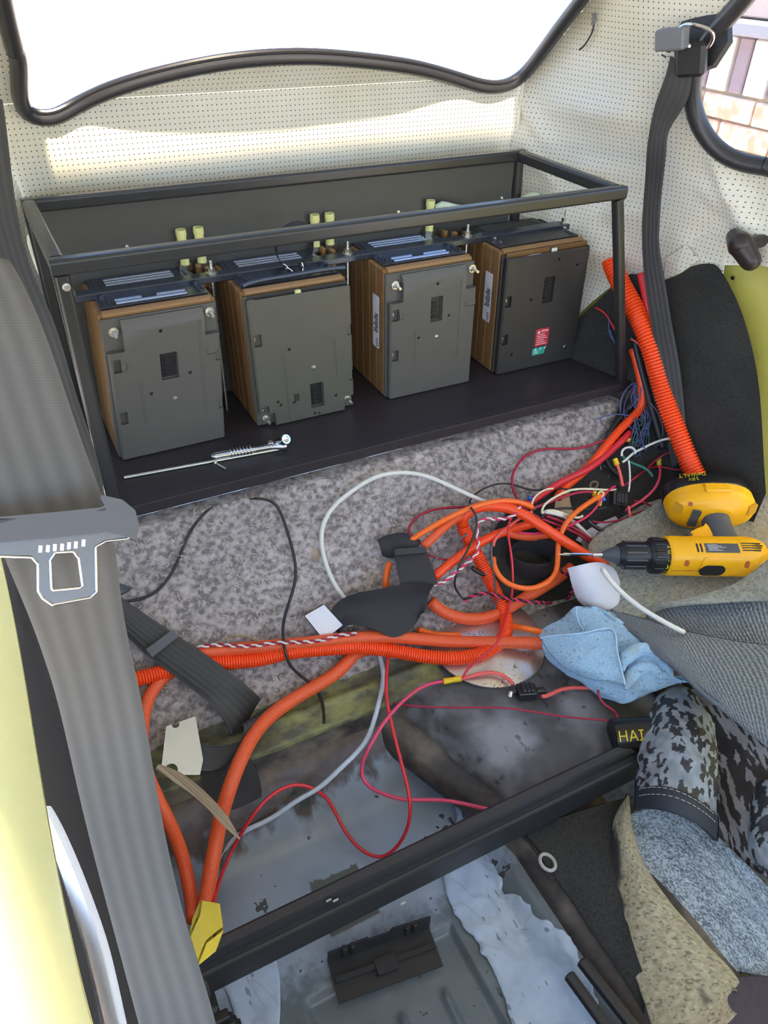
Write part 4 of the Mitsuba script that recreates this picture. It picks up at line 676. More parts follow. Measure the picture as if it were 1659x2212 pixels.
sheet('felt_offcut', [[(0.8666,-0.2052,-0.2),(0.9351,-0.199,-0.185),(1.0059,-0.1939,-0.175),(1.0768,-0.2004,-0.16)], [(0.8599,-0.246,-0.21),(0.9119,-0.2597,-0.2),(0.965,-0.2657,-0.19),(1.0275,-0.2726,-0.17)], [(0.8534,-0.2913,-0.215),(0.8999,-0.3045,-0.21),(0.9467,-0.3162,-0.2),(0.9933,-0.325,-0.18)]], 'felt', 0.005, 40, 40, 0.02, 14, 8, up=(0, 0, 1), label='small tan felt piece beneath the drill chuck beside the cables', cat='felt')
sheet('felt_flap', [[(0.8414,-0.4327,-0.185),(0.8522,-0.4426,-0.16),(0.901,-0.4676,-0.145),(0.9699,-0.4835,-0.13),(1.0293,-0.4855,-0.11),(1.1077,-0.4804,-0.06)], [(0.8379,-0.4346,-0.19),(0.8547,-0.4518,-0.16),(0.8996,-0.4802,-0.145),(0.9555,-0.5075,-0.13),(0.9928,-0.53,-0.115),(1.0546,-0.5424,-0.08)], [(0.8406,-0.437,-0.195),(0.862,-0.4574,-0.165),(0.906,-0.4867,-0.15),(0.9545,-0.5208,-0.135),(0.984,-0.5498,-0.12),(1.0265,-0.5834,-0.1)]], 'felt', 0.009, 30, 80, 0.008, 20, 5, up=(0, 0, 1), label='raised felt edge folding over in front of the drill', cat='felt')
sheet('ribbed_carpet_fold', [[(0.8287,-0.4069,-0.235),(0.8935,-0.4081,-0.225),(0.962,-0.4316,-0.215),(1.0369,-0.4722,-0.205),(1.1425,-0.5264,-0.19)], [(0.8362,-0.4318,-0.24),(0.8959,-0.446,-0.235),(0.954,-0.4783,-0.225),(1.0146,-0.5185,-0.215),(1.0993,-0.5759,-0.2)], [(0.8315,-0.4556,-0.24),(0.8938,-0.4857,-0.24),(0.9486,-0.5213,-0.235),(0.9965,-0.5601,-0.225),(1.0566,-0.6147,-0.21)]], 'rib_carpet', 0.006, 40, 60, 0.01, 14, 2, up=(0, 0, 1), label='shaded ribbed grey carpet fold behind the pale cable', cat='carpet')
sheet('ribbed_carpet', [[(0.7626,-0.3411,-0.22),(0.8055,-0.387,-0.21),(0.8346,-0.4391,-0.2),(0.8667,-0.486,-0.195),(0.9075,-0.5416,-0.185),(1.0044,-0.6307,-0.17)], [(0.7674,-0.4159,-0.2),(0.7716,-0.4767,-0.175),(0.7866,-0.5363,-0.165),(0.8048,-0.59,-0.16),(0.8459,-0.6474,-0.155),(0.905,-0.7122,-0.15)], [(0.7841,-0.4853,-0.19),(0.7609,-0.5526,-0.165),(0.753,-0.6176,-0.15),(0.76,-0.6761,-0.145),(0.7724,-0.734,-0.14),(0.8134,-0.79,-0.14)], [(0.7926,-0.4875,-0.2),(0.7723,-0.5511,-0.18),(0.7624,-0.6186,-0.165),(0.7642,-0.6797,-0.16),(0.7707,-0.7499,-0.155),(0.7824,-0.8267,-0.15)]], 'rib_carpet', 0.008, 60, 90, 0.012, 11, 6, up=(0, 0, 1), label='grey ribbed carpet piece with a diagonal cut edge at the right', cat='carpet')
t = 'microfibre_towel'
sheet(t, [[(0.6519,-0.3676,-0.235),(0.6738,-0.3525,-0.225),(0.7075,-0.3616,-0.205),(0.7222,-0.366,-0.185),(0.7461,-0.3788,-0.185),(0.7592,-0.4099,-0.19),(0.7711,-0.4242,-0.2)], [(0.648,-0.3797,-0.24),(0.6698,-0.4037,-0.215),(0.7027,-0.4157,-0.195),(0.7321,-0.4154,-0.185),(0.7623,-0.4299,-0.185),(0.7811,-0.4589,-0.19),(0.7879,-0.5002,-0.195)], [(0.6449,-0.4115,-0.25),(0.661,-0.4493,-0.22),(0.6968,-0.4748,-0.2),(0.7365,-0.4813,-0.195),(0.7573,-0.5016,-0.185),(0.7677,-0.5301,-0.185),(0.7792,-0.5545,-0.195)], [(0.6662,-0.4601,-0.26),(0.6688,-0.4943,-0.235),(0.6992,-0.5142,-0.22),(0.7262,-0.5239,-0.2),(0.7429,-0.5418,-0.19),(0.7633,-0.5603,-0.195),(0.7885,-0.5789,-0.2)], [(0.6848,-0.5037,-0.27),(0.6919,-0.523,-0.26),(0.7022,-0.5437,-0.25),(0.73,-0.5497,-0.24),(0.747,-0.5562,-0.23),(0.7697,-0.562,-0.22),(0.7971,-0.5758,-0.21)]], 'towel', 0.008, 80, 90, 0.016, 26, 4, up=(0, 0, 1), label='light blue microfibre towel bunched up with dirty smudges', cat='towel')
sheet('folded_corner', [[(0.6321,-0.3873,-0.205),(0.6603,-0.4145,-0.184),(0.6905,-0.4367,-0.17),(0.7246,-0.4566,-0.16)], [(0.6299,-0.4106,-0.21),(0.6479,-0.4442,-0.187),(0.6769,-0.4669,-0.174),(0.7097,-0.4873,-0.164)], [(0.6313,-0.4442,-0.213),(0.644,-0.4759,-0.192),(0.6683,-0.4973,-0.18),(0.6949,-0.5133,-0.17)], [(0.6566,-0.4842,-0.225),(0.6595,-0.5092,-0.205),(0.6697,-0.5289,-0.193),(0.6819,-0.547,-0.186)]], 'towel', 0.007, 40, 40, 0.008, 20, 9, parent=t, up=(0, 0, 1))
add('hem', cable([(0.6307,-0.3887,-0.203),(0.6588,-0.4159,-0.182),(0.6889,-0.4381,-0.168),(0.723,-0.458,-0.158),(0.7081,-0.4886,-0.162),(0.6933,-0.5145,-0.168),(0.6804,-0.5481,-0.184)], 0.0016, 6), 'towel_hem', t)
add('hem', cable([(0.7222,-0.3684,-0.184),(0.7111,-0.3868,-0.19),(0.7009,-0.4186,-0.188)], 0.0016, 6), 'towel_hem', t)
mat('towel_hem', '#a9c4d6', 0.9)
c1 = curve([(0.7068,-0.5164,-0.198),(0.7296,-0.501,-0.184),(0.761,-0.5074,-0.18),(0.7733,-0.5327,-0.184),(0.7712,-0.5632,-0.196)], 0.004)[0]; add('fold', sweep(c1, np.interp(np.linspace(0, 1, len(c1)), [0, .2, .8, 1], [.004, .013, .013, .004]), 12), 'towel', t, smooth=True)
c1 = curve([(0.6975,-0.5405,-0.215),(0.7246,-0.5273,-0.198),(0.7482,-0.5333,-0.192),(0.7546,-0.558,-0.2)], 0.004)[0]; add('fold', sweep(c1, np.interp(np.linspace(0, 1, len(c1)), [0, .2, .8, 1], [.004, .011, .011, .004]), 12), 'towel', t, smooth=True)
# vinyl cover with the stitched hem, dark cloth round it
sheet('dark_cloth', [[(0.7827,-0.5307,-0.27),(0.842,-0.5455,-0.26),(0.8534,-0.6174,-0.25),(0.8549,-0.7105,-0.24),(0.8644,-0.7914,-0.24)], [(0.7662,-0.5878,-0.285),(0.7976,-0.6266,-0.27),(0.81,-0.6921,-0.26),(0.8072,-0.774,-0.25),(0.8316,-0.8383,-0.25)], [(0.7198,-0.6945,-0.3),(0.753,-0.7181,-0.29),(0.7472,-0.7763,-0.28),(0.7659,-0.826,-0.27),(0.7912,-0.8866,-0.27)], [(0.6903,-0.7838,-0.33),(0.7069,-0.8034,-0.325),(0.718,-0.8361,-0.32),(0.7259,-0.8845,-0.31),(0.7581,-0.9373,-0.31)]], 'peel_dark', 0.006, 60, 60, 0.03, 12, 21, up=(0, 0, 1), label='dark brown crumpled cloth with pale cracked flakes beside the stitched cover', cat='cloth')
t = 'stitched_cover'
sheet(t, [[(0.7415,-0.5728,-0.245),(0.7654,-0.5605,-0.235),(0.799,-0.5716,-0.225),(0.8031,-0.6153,-0.225),(0.8009,-0.6486,-0.24)], [(0.6713,-0.6166,-0.245),(0.6823,-0.632,-0.215),(0.7073,-0.6518,-0.2),(0.7248,-0.6851,-0.205),(0.7425,-0.7077,-0.235)], [(0.6378,-0.6447,-0.25),(0.6456,-0.6664,-0.215),(0.6651,-0.6848,-0.198),(0.6871,-0.7128,-0.205),(0.717,-0.7378,-0.245)], [(0.6071,-0.6765,-0.255),(0.6083,-0.7018,-0.215),(0.6231,-0.7244,-0.2),(0.6481,-0.7489,-0.21),(0.6875,-0.7707,-0.255)]], 'peel', 0.006, 70, 60, 0.012, 30, 12, up=(0, 0, 1), label='worn dark cover with flaking grey coating and a double stitched hem', cat='cover')
sheet('hem', [[(0.6092,-0.6738,-0.254),(0.6086,-0.7009,-0.213),(0.6227,-0.7238,-0.197),(0.6476,-0.7482,-0.207),(0.6879,-0.7699,-0.254)], [(0.5974,-0.6873,-0.258),(0.5957,-0.7152,-0.214),(0.6092,-0.7382,-0.198),(0.6344,-0.7617,-0.208),(0.677,-0.7818,-0.258)], [(0.5907,-0.6971,-0.268),(0.5897,-0.7256,-0.226),(0.6018,-0.75,-0.21),(0.6279,-0.7733,-0.222),(0.6665,-0.7929,-0.268)]], 'hem', 0.008, 24, 50, parent=t, up=(0, 0, 1))
st = [[(0.6039,-0.6853,-0.242),(0.6043,-0.7044,-0.21),(0.6178,-0.7278,-0.194),(0.6426,-0.7521,-0.204),(0.6751,-0.7697,-0.24)], [(0.5975,-0.693,-0.244),(0.5969,-0.7129,-0.211),(0.61,-0.7361,-0.1945),(0.6351,-0.76,-0.205),(0.6687,-0.777,-0.243)]]
for q in st:
    c, L = curve(q, 0.001)
    for k in range(0, len(c) - 7, 9): add('stitch', sweep(c[k:k + 7:2] + (0, 0, 0.001), 0.0006, 4), 'stitch', t, smooth=False)
sheet('stitched_cover', [[(0.7712,-0.762,-0.23),(0.7799,-0.7811,-0.21),(0.798,-0.8158,-0.21)], [(0.7354,-0.7825,-0.25),(0.7341,-0.806,-0.215),(0.7604,-0.8466,-0.21)], [(0.6998,-0.8161,-0.26),(0.6931,-0.8396,-0.23),(0.7157,-0.8796,-0.22)], [(0.6952,-0.8408,-0.28),(0.6866,-0.8695,-0.25),(0.7036,-0.9054,-0.24)]], 'peel', 0.006, 50, 40, 0.012, 30, 15, up=(0, 0, 1), label='rounded dark cover with pale flaking coating cut off by the right edge', cat='cover')
sheet('grey_carpet', [[(0.598,-0.6811,-0.325),(0.6444,-0.6862,-0.318),(0.6901,-0.7198,-0.315),(0.7074,-0.7806,-0.315),(0.7128,-0.8976,-0.315)], [(0.5765,-0.7359,-0.33),(0.6214,-0.7445,-0.325),(0.6587,-0.7826,-0.32),(0.677,-0.8471,-0.32),(0.6908,-0.934,-0.32)], [(0.569,-0.8053,-0.34),(0.6194,-0.8178,-0.335),(0.6439,-0.8554,-0.33),(0.6664,-0.9029,-0.33),(0.6842,-0.9665,-0.33)], [(0.5744,-0.9182,-0.345),(0.6021,-0.9254,-0.345),(0.6175,-0.9419,-0.34),(0.6367,-0.9644,-0.34),(0.6732,-1.0017,-0.34)]], 'grey_carpet', 0.006, 60, 60, 0.015, 9, 2, up=(0, 0, 1), label='blue grey speckled carpet sheet lying at the lower right', cat='carpet')
sheet('yellowed_felt_flap', [[(0.624,-0.6542,-0.31),(0.6189,-0.6635,-0.3),(0.6046,-0.6826,-0.295),(0.5992,-0.6928,-0.315)], [(0.5641,-0.6939,-0.32),(0.5664,-0.7029,-0.295),(0.5762,-0.711,-0.29),(0.5836,-0.7303,-0.318)], [(0.5286,-0.7366,-0.33),(0.5369,-0.7555,-0.305),(0.5556,-0.7677,-0.3),(0.5727,-0.7964,-0.325)], [(0.4971,-0.792,-0.34),(0.5145,-0.8164,-0.31),(0.5472,-0.8352,-0.305),(0.5782,-0.8661,-0.33)], [(0.4681,-0.8544,-0.34),(0.4975,-0.8749,-0.32),(0.5373,-0.8918,-0.312),(0.5823,-0.9279,-0.325)], [(0.4461,-0.909,-0.335),(0.4841,-0.9227,-0.318),(0.5296,-0.934,-0.316),(0.566,-0.9402,-0.322)], [(0.4167,-0.9579,-0.335),(0.4654,-0.966,-0.318),(0.5117,-0.967,-0.316),(0.552,-0.9618,-0.32)]], 'felt_yellow', 0.006, 80, 50, 0.012, 12, 7, up=(0, 0, 1), label='yellowed felt flap with black stains curling up beside the grey carpet', cat='felt')
sheet('purple_carpet', [[(0.4797,-0.9369,-0.322),(0.557,-0.9262,-0.322),(0.6089,-0.9425,-0.322),(0.676,-0.9919,-0.322)], [(0.4779,-0.9708,-0.322),(0.5382,-0.9669,-0.32),(0.5848,-0.9782,-0.32),(0.6413,-1.0184,-0.32)], [(0.4725,-1.0066,-0.322),(0.5292,-1.0132,-0.322),(0.5689,-1.0219,-0.322),(0.6173,-1.0518,-0.322)]], 'dark_purple', 0.005, 30, 40, 0.01, 12, 3, up=(0, 0, 1), label='dark purplish carpet corner at the bottom right', cat='carpet')
sheet('tunnel_side_board', [[(0.4395,-0.6228,-0.335),(0.5042,-0.6315,-0.33),(0.5744,-0.6458,-0.32),(0.6365,-0.6615,-0.315)], [(0.4494,-0.6834,-0.34),(0.4966,-0.6881,-0.33),(0.5424,-0.6971,-0.325),(0.5706,-0.7057,-0.32)], [(0.4511,-0.8025,-0.345),(0.4667,-0.8011,-0.335),(0.4877,-0.7998,-0.33),(0.503,-0.7955,-0.325)], [(0.4474,-0.9036,-0.35),(0.4595,-0.8931,-0.345),(0.4639,-0.8911,-0.34),(0.4711,-0.8905,-0.335)]], 'arch', 0.004, 40, 40, 0.01, 8, 3, up=(0, 0, 1), label='dark smooth board leaning between the tunnel and the yellowed felt', cat='board')
mat('dark_purple', '#463e44', 0.9, bump=(proc(fine), 0.0012))
t = thing('small_tin', 'black tin with yellow letters half hidden behind the stitched cover', 'tin')
o = np.array([(0.6621,-0.6059,-0.238)][0]); exx = np.array([0.90, -0.42, 0.10]); exx /= np.linalg.norm(exx); nn = np.array([-0.071, -1.105, 0.793]) - o; nn -= exx * (nn @ exx); nn /= np.linalg.norm(nn); eyy = np.cross(nn, exx)
cc = o - nn * 0.030; add('body', lathe([(0, 0), (0.027, 0), (0.029, 0.002), (0.029, 0.078), (0.027, 0.080), (0, 0.080)], cc - exx * 0.028, exx, 32), 'tin_black', t)
tx = meshkit.text_mesh('HAI', 0.017); tx = tx if isinstance(tx, trimesh.Trimesh) else trimesh.Trimesh(*tx); v = np.array(tx.vertices); v[:, :2] -= v[:, :2].mean(0); v[:, 2] = (v[:, 2] - v[:, 2].min()) * 0.1; tx.vertices = v
add('lettering', place(tx, o - nn * 0.0004, exx, eyy, nn), 'letter_yellow', t, smooth=False)
# papers and card
sheet('white_paper', [[(0.744,-0.3026,-0.15),(0.7689,-0.3191,-0.135),(0.8092,-0.3211,-0.145),(0.8433,-0.3308,-0.17)], [(0.7452,-0.3162,-0.165),(0.7703,-0.3405,-0.155),(0.8068,-0.3457,-0.165),(0.8449,-0.3467,-0.185)], [(0.7526,-0.3344,-0.2),(0.7716,-0.369,-0.19),(0.8115,-0.3755,-0.195),(0.8469,-0.3679,-0.21)], [(0.7771,-0.3439,-0.22),(0.7861,-0.372,-0.215),(0.8189,-0.3795,-0.215),(0.8521,-0.3729,-0.22)]], 'paper', 0.0006, 40, 40, 0.004, 20, 2, up=(0, 0, 1), label='curled white paper leaflet beside the drill bit', cat='paper')
sheet('torn_paper', [[(0.8583,-0.1929,-0.2),(0.9131,-0.1885,-0.185),(0.9689,-0.187,-0.18)], [(0.8647,-0.2077,-0.2),(0.9136,-0.2042,-0.19),(0.9712,-0.1933,-0.185)], [(0.871,-0.2205,-0.205),(0.9152,-0.2184,-0.195),(0.9669,-0.207,-0.19)]], 'paper', 0.0006, 20, 30, 0.004, 30, 5, up=(0, 0, 1), label='small torn white paper tucked under the cables', cat='paper')
sheet('cardboard_scrap', [[(0.84,-0.1051,-0.13),(0.8693,-0.1045,-0.125),(0.8936,-0.1122,-0.125)], [(0.8185,-0.1138,-0.145),(0.8443,-0.1335,-0.14),(0.8753,-0.1428,-0.14)], [(0.8213,-0.1388,-0.165),(0.8457,-0.1524,-0.16),(0.8737,-0.1656,-0.16)]], 'cardboard', 0.002, 16, 16, up=(0, 0, 1), label='tan cardboard scrap among the wires', cat='cardboard')
sheet('pale_strip', [[(0.5155,-0.2067,-0.2117),(0.5578,-0.2419,-0.245),(0.5688,-0.2506,-0.2532)], [(0.5103,-0.2108,-0.2157),(0.551,-0.245,-0.2479),(0.5617,-0.2543,-0.2566)]], 'paper', 0.0008, 6, 20, up=(0, -.3, 1), label='narrow pale paper strip beside the round silver plate', cat='paper')
# ------------------------------------------------------------------ seat belts
t = thing('rear_seat_belt', 'black rear seat belt hanging beside the rounded side window', 'seat belt')
Lp = [(1.0654,0.0329,0.6348),(1.0685,0.0373,0.602),(1.0699,0.0462,0.5688),(1.0745,0.0538,0.5267),(1.08,0.0568,0.4875),(1.0897,0.0565,0.4388),(1.0972,0.0546,0.392),(1.0983,0.0392,0.3243),(1.0997,0.0233,0.2792),(1.104,-0.0001,0.2216)] + [(1.1099,-0.0377,0.1455),(1.1107,-0.0853,0.0617),(1.115,-0.1343,-0.0358),(1.1196,-0.1712,-0.109)]
Rp = [(1.0977,0.0036,0.6163),(1.0999,0.0029,0.593),(1.1002,0.0055,0.5652),(1.096,0.0254,0.5195),(1.0961,0.0256,0.4923),(1.1025,0.0247,0.4552),(1.1109,0.0256,0.4096),(1.1129,0.0151,0.3534),(1.1122,0.0044,0.32),(1.1203,-0.0281,0.248)] + [(1.127,-0.0607,0.1816),(1.1328,-0.1069,0.0987),(1.1364,-0.1528,0.0024),(1.1392,-0.1886,-0.0806)]
m, uv = strap_mesh(Lp, Rp); add('webbing', m, 'webbing', t, smooth=True, uv=uv)
q = [(1.0719,0.0504,0.6397),(1.0636,0.0463,0.673),(1.0678,0.0194,0.6949),(1.0824,-0.016,0.6935),(1.0942,-0.0283,0.6703),(1.1008,-0.0191,0.636),(1.0951,0.0105,0.6155)]; k = len(q); ctr = np.mean(q, 0)
add('anchor_base', lathe([(0, 0), (0.050, 0), (0.054, 0.006), (0.05, 0.016), (0, 0.018)], ctr + (0.030, 0, 0), (-1, -0.30, 0.1), 8), 'plastic_black', t, smooth=False)
add('anchor_plate', cable([(1.0561,0.0152,0.6559),(1.0508,0.0017,0.6816),(1.0617,-0.0255,0.6817),(1.0735,-0.0418,0.674),(1.0808,-0.0356,0.6583),(1.0785,-0.0215,0.647),(1.0657,-0.0061,0.6525),(1.0577,0.0121,0.6549)], 0.0035, 8), 'chrome', t)
c = np.array([(1.0443,0.0156,0.6615)][0]); add('latch_block', place(cbox(-0.026, 0.026, -0.016, 0.016, -0.012, 0.012, 0.003), c, np.array([0.30, -0.93, 0.15]) / 0.99, np.array([-0.17, 0.1, 0.98]), np.array([-0.93, -0.32, -0.13])), 'plastic_grey', t, smooth=False)
c = np.array([(1.0761,-0.0069,0.6354)][0]); add('guide', place(cbox(-0.026, 0.026, -0.028, 0.024, -0.010, 0.010, 0.006), c, np.array([0.30, -0.93, 0.15]) / 0.99, np.array([-0.17, 0.1, 0.98]), np.array([-0.93, -0.32, -0.13])), 'plastic_black', t, smooth=False)
for w in ([(1.0455,0.0345,0.6489),(1.0452,0.0399,0.6429),(1.0479,0.0359,0.6392)], [(1.0489,0.0297,0.6439),(1.0521,0.0235,0.6417),(1.053,0.0189,0.6449)], [(1.0487,0.0359,0.6364),(1.0511,0.0312,0.6348),(1.0529,0.028,0.633)]): add('spring', cable(w, 0.0016, 6), 'zinc', t)
t = thing('headliner_wire', 'short black wire with a clip poking out of the perforated lining', 'wire')
add('wire', cable([(1.0462,0.2228,0.6686),(1.0451,0.2212,0.654),(1.0465,0.2302,0.6413),(1.0472,0.2392,0.6314),(1.047,0.253,0.6216)], 0.0018, 6), 'wire_black', t); add('clip', cable([(1.0435,0.2223,0.6831),(1.0433,0.2196,0.6747),(1.0429,0.2206,0.6659)], 0.0035, 8), 'plastic_grey', t)
t = thing('coat_hook', 'dark brown plastic latch knob on the right body panel under the lining', 'hook')
q = [(1.19,-0.104,0.3507),(1.18,-0.1286,0.3454),(1.19,-0.1525,0.3222)]
h = lambda p, r: m3.Manifold.sphere(r, 24).translate(list(p))
add('lobe', tm(m3.Manifold.batch_hull([h(q[0], 0.016), h(q[1], 0.023)])), 'plastic_brown', t, smooth=True); add('lobe', tm(m3.Manifold.batch_hull([h(q[1], 0.022), h(q[2], 0.019)])), 'plastic_brown', t, smooth=True)
mat('plastic_brown', '#2c2422', 0.35)
add('stem', rod(q[1], np.array(q[1]) + (0.09, 0, 0), 0.012), 'plastic_brown', t)
# rear belt hanging on the left, in front of the rack's left end
t = thing('rear_seat_belt', 'dark rear seat belt hanging at the left end of the rack', 'seat belt')
Lp = [(-0.0455,-0.0943,0.6577),(-0.0528,-0.105,0.5931),(-0.0581,-0.1294,0.5319),(-0.0578,-0.1544,0.4829),(-0.0526,-0.1756,0.4244),(-0.0455,-0.2091,0.3494),(-0.042,-0.2386,0.2944),(-0.0463,-0.268,0.2464)]; Rp = [(-0.0118,-0.0683,0.6371),(-0.0196,-0.0781,0.5803),(-0.0283,-0.1034,0.5164),(-0.0286,-0.1295,0.4652),(-0.0212,-0.1579,0.4177),(-0.018,-0.1946,0.3361),(-0.0148,-0.2269,0.2772),(-0.0182,-0.2593,0.2252)]
m, uv = strap_mesh(Lp, Rp); add('webbing', m, 'webbing', t, smooth=True, uv=uv)
t = thing('lap_belt', 'black lap belt folded on the fibre carpet with a slider and a chrome tongue', 'seat belt')
Lp = [(-0.044,-0.2579,0.0608)] + [(-0.0287,-0.1495,-0.1248),(-0.0075,-0.1774,-0.1511),(0.0197,-0.2104,-0.1754),(0.0514,-0.2475,-0.2035),(0.0785,-0.3243,-0.23)] ; Rp = [(-0.0114,-0.2491,0.0576)] + [(0.0109,-0.1369,-0.106),(0.0459,-0.1694,-0.1367),(0.0775,-0.2027,-0.1612),(0.1155,-0.2457,-0.195),(0.1772,-0.1921,-0.37)]
m, uv = strap_mesh(Lp, Rp, bow=0.004); add('webbing', m, 'webbing', t, smooth=True, uv=uv)
Lp = [(0.1781,-0.1884,-0.376),(0.1385,-0.3166,-0.244),(0.0987,-0.3275,-0.25),(0.0549,-0.3192,-0.252),(0.0105,-0.2698,-0.2411)]; Rp = [(0.0786,-0.3223,-0.236),(0.0784,-0.342,-0.25),(0.0512,-0.3511,-0.264),(0.0257,-0.3498,-0.2615),(0.0061,-0.3366,-0.254)]
m, uv = strap_mesh(Lp, Rp); add('webbing', m, 'webbing', t, smooth=True, uv=uv)
sl = [(-0.01,-0.1814,-0.1384),(0.0184,-0.1696,-0.1273),(0.0451,-0.1749,-0.1323)]; q = [(-0.0076,-0.1808,-0.1337),(0.0399,-0.1684,-0.122),(0.0467,-0.1781,-0.1311),(-0.0016,-0.1918,-0.1441)]; q = np.array(q); n = np.cross(q[1] - q[0], q[3] - q[0]); n /= np.linalg.norm(n); n *= np.sign(n[2])
add('slider', trimesh.convex.convex_hull(np.vstack([q, q + n * 0.004])), 'belt_grey', t, smooth=False)
q = np.array([(-0.0335,-0.3231,-0.25),(-0.0093,-0.2678,-0.2309),(0.0169,-0.2682,-0.2313),(0.0343,-0.2684,-0.2314),(0.0248,-0.3349,-0.25),(0.0142,-0.3515,-0.2604),(-0.0103,-0.344,-0.252)]); n = np.cross(q[1] - q[0], q[3] - q[0]); n /= np.linalg.norm(n); n *= np.sign(n[2])
o = q.mean(0); ux = q[4] - q[0]; ux -= n * (ux @ n); ux /= np.linalg.norm(ux); uy = np.cross(n, ux); f2 = [((p - o) @ ux, (p - o) @ uy) for p in q]
pl = Polygon(f2).buffer(0.002); w = Point(*(np.array(f2[0]) * 0.55 + np.array(f2[6]) * 0.45)).buffer(0.010); w2 = Point(*(np.array(f2[1]) * 0.5 + np.array(f2[2]) * 0.5)).buffer(0.006)
pl = pl.difference(w).difference(w2); pl = max(pl.geoms, key=lambda g: g.area) if hasattr(pl, 'geoms') else pl
add('tongue', prism(pl, 0.0025, o, ux, uy, n), 'chrome_cool', t, smooth=False, label='bright chrome tongue plate')
add('tail_webbing', strap_mesh([(0.0129,-0.3307,-0.26),(0.0187,-0.3503,-0.2871),(0.0266,-0.3764,-0.3461)], [(0.0965,-0.3501,-0.2754),(0.1044,-0.3634,-0.3134),(0.0921,-0.3862,-0.3655)])[0], 'webbing', t, smooth=True)
t = thing('buckle_belt', 'black belt buckle end with a pale plate, folded over the orange cables', 'seat belt')
Lp = [(0.2905,-0.2079,-0.1799),(0.3351,-0.1993,-0.1442),(0.3774,-0.2149,-0.1315),(0.4266,-0.2262,-0.1284),(0.4639,-0.2353,-0.1301),(0.4887,-0.2473,-0.1345)]; Rp = [(0.3116,-0.2297,-0.2005),(0.3396,-0.2375,-0.1803),(0.3747,-0.2589,-0.1936),(0.4069,-0.2692,-0.2102),(0.4492,-0.2603,-0.2019),(0.4537,-0.2593,-0.1872)]
m, uv = strap_mesh(Lp, Rp, bow=0.012); add('webbing', m, 'web_plain', t, smooth=True, uv=uv)
mat('web_plain', '#2e2c2f', 0.7)
Lp = [(0.4472,-0.1672,-0.1003),(0.4395,-0.1972,-0.1148),(0.431,-0.2288,-0.1336)]; Rp = [(0.5088,-0.175,-0.1076),(0.5053,-0.207,-0.1241),(0.5001,-0.2405,-0.1446)]; m, uv = strap_mesh(Lp, Rp); add('webbing', m, 'web_plain', t, smooth=True, uv=uv)
q = np.array([(0.4454,-0.172,-0.0938),(0.504,-0.1812,-0.1024),(0.5019,-0.1892,-0.11),(0.4431,-0.1805,-0.1018)]); n = np.cross(q[1] - q[0], q[3] - q[0]); n /= np.linalg.norm(n); n *= np.sign(n[2]); add('slider', trimesh.convex.convex_hull(np.vstack([q - n * 0.003, q + n * 0.003])), 'plastic_black', t, smooth=False)
Lp = [(0.5128,-0.1455,-0.1142),(0.4839,-0.1337,-0.0962),(0.4563,-0.1272,-0.0969),(0.4353,-0.1253,-0.102)]; Rp = [(0.4943,-0.1704,-0.117),(0.4686,-0.1642,-0.118),(0.4522,-0.1592,-0.127),(0.4355,-0.1467,-0.1249)]; m, uv = strap_mesh(Lp, Rp, bow=0.008); add('webbing', m, 'web_plain', t, smooth=True, uv=uv)
q = np.array([(0.2604,-0.1954,-0.1612),(0.2977,-0.193,-0.1521),(0.3207,-0.2219,-0.1862),(0.281,-0.2285,-0.1993)]); n = np.cross(q[1] - q[0], q[3] - q[0]); n /= np.linalg.norm(n); n *= np.sign(n[2])
add('plate', trimesh.convex.convex_hull(np.vstack([q - n * 0.004, q])), 'label_white', t, smooth=False, label='pale plate at the buckle end'); 
add('plate_edge', trimesh.convex.convex_hull(np.vstack([q - n * 0.016, q - n * 0.0045])), 'plastic_black', t, smooth=False)
add('pin', cable([(0.3207,-0.2239,-0.1867),(0.3334,-0.2257,-0.1884),(0.3451,-0.2259,-0.1887)], 0.002, 6), 'zinc', t)
t = thing('webbing_loop', 'open loop of wide black webbing standing among the orange cables', 'strap')
th = np.linspace(0.15 * np.pi, 2.02 * np.pi, 60); c = np.array([(0.7346,-0.2099,-0.2161)][0]); ex = np.array([0.88, -0.45, 0]); ey = np.array([0.40, 0.80, 0.35])
bot = c + 0.050 * np.cos(th)[:, None] * ex + 0.030 * np.sin(th)[:, None] * ey; top = bot + np.array([0.0, -0.012, 0.050])
m, uv = strap_mesh(bot[::4], top[::4], 0.0018); add('webbing', m, 'web_plain', t, smooth=True, uv=uv)
# ------------------------------------------------------------------ front belt in the foreground
t = thing('front_seat_belt', 'grey front seat belt with a chrome tongue hanging in the left foreground', 'seat belt')
Lp = [(-0.094,-0.7786,0.7005),(-0.0975,-0.7964,0.6654),(-0.0972,-0.8115,0.6336),(-0.0965,-0.8258,0.6007),(-0.0957,-0.8241,0.5612),(-0.0969,-0.8144,0.4909),(-0.1022,-0.8264,0.4158),(-0.1054,-0.8595,0.3473),(-0.1065,-0.8769,0.3159),(-0.1081,-0.9121,0.2686)]
Rp = [(-0.0639,-0.7761,0.689),(-0.0581,-0.7938,0.6567),(-0.056,-0.8112,0.6225),(-0.054,-0.8245,0.5928),(-0.0568,-0.8226,0.5467),(-0.0593,-0.8204,0.4776),(-0.0646,-0.8353,0.402),(-0.0683,-0.8735,0.3386),(-0.0679,-0.8925,0.3075),(-0.0705,-0.9286,0.2615)]
m, uv = strap_mesh(Lp, Rp, 0.0012, 0.004, 11); add('webbing', m, 'webbing_grey', t, smooth=True, uv=uv)
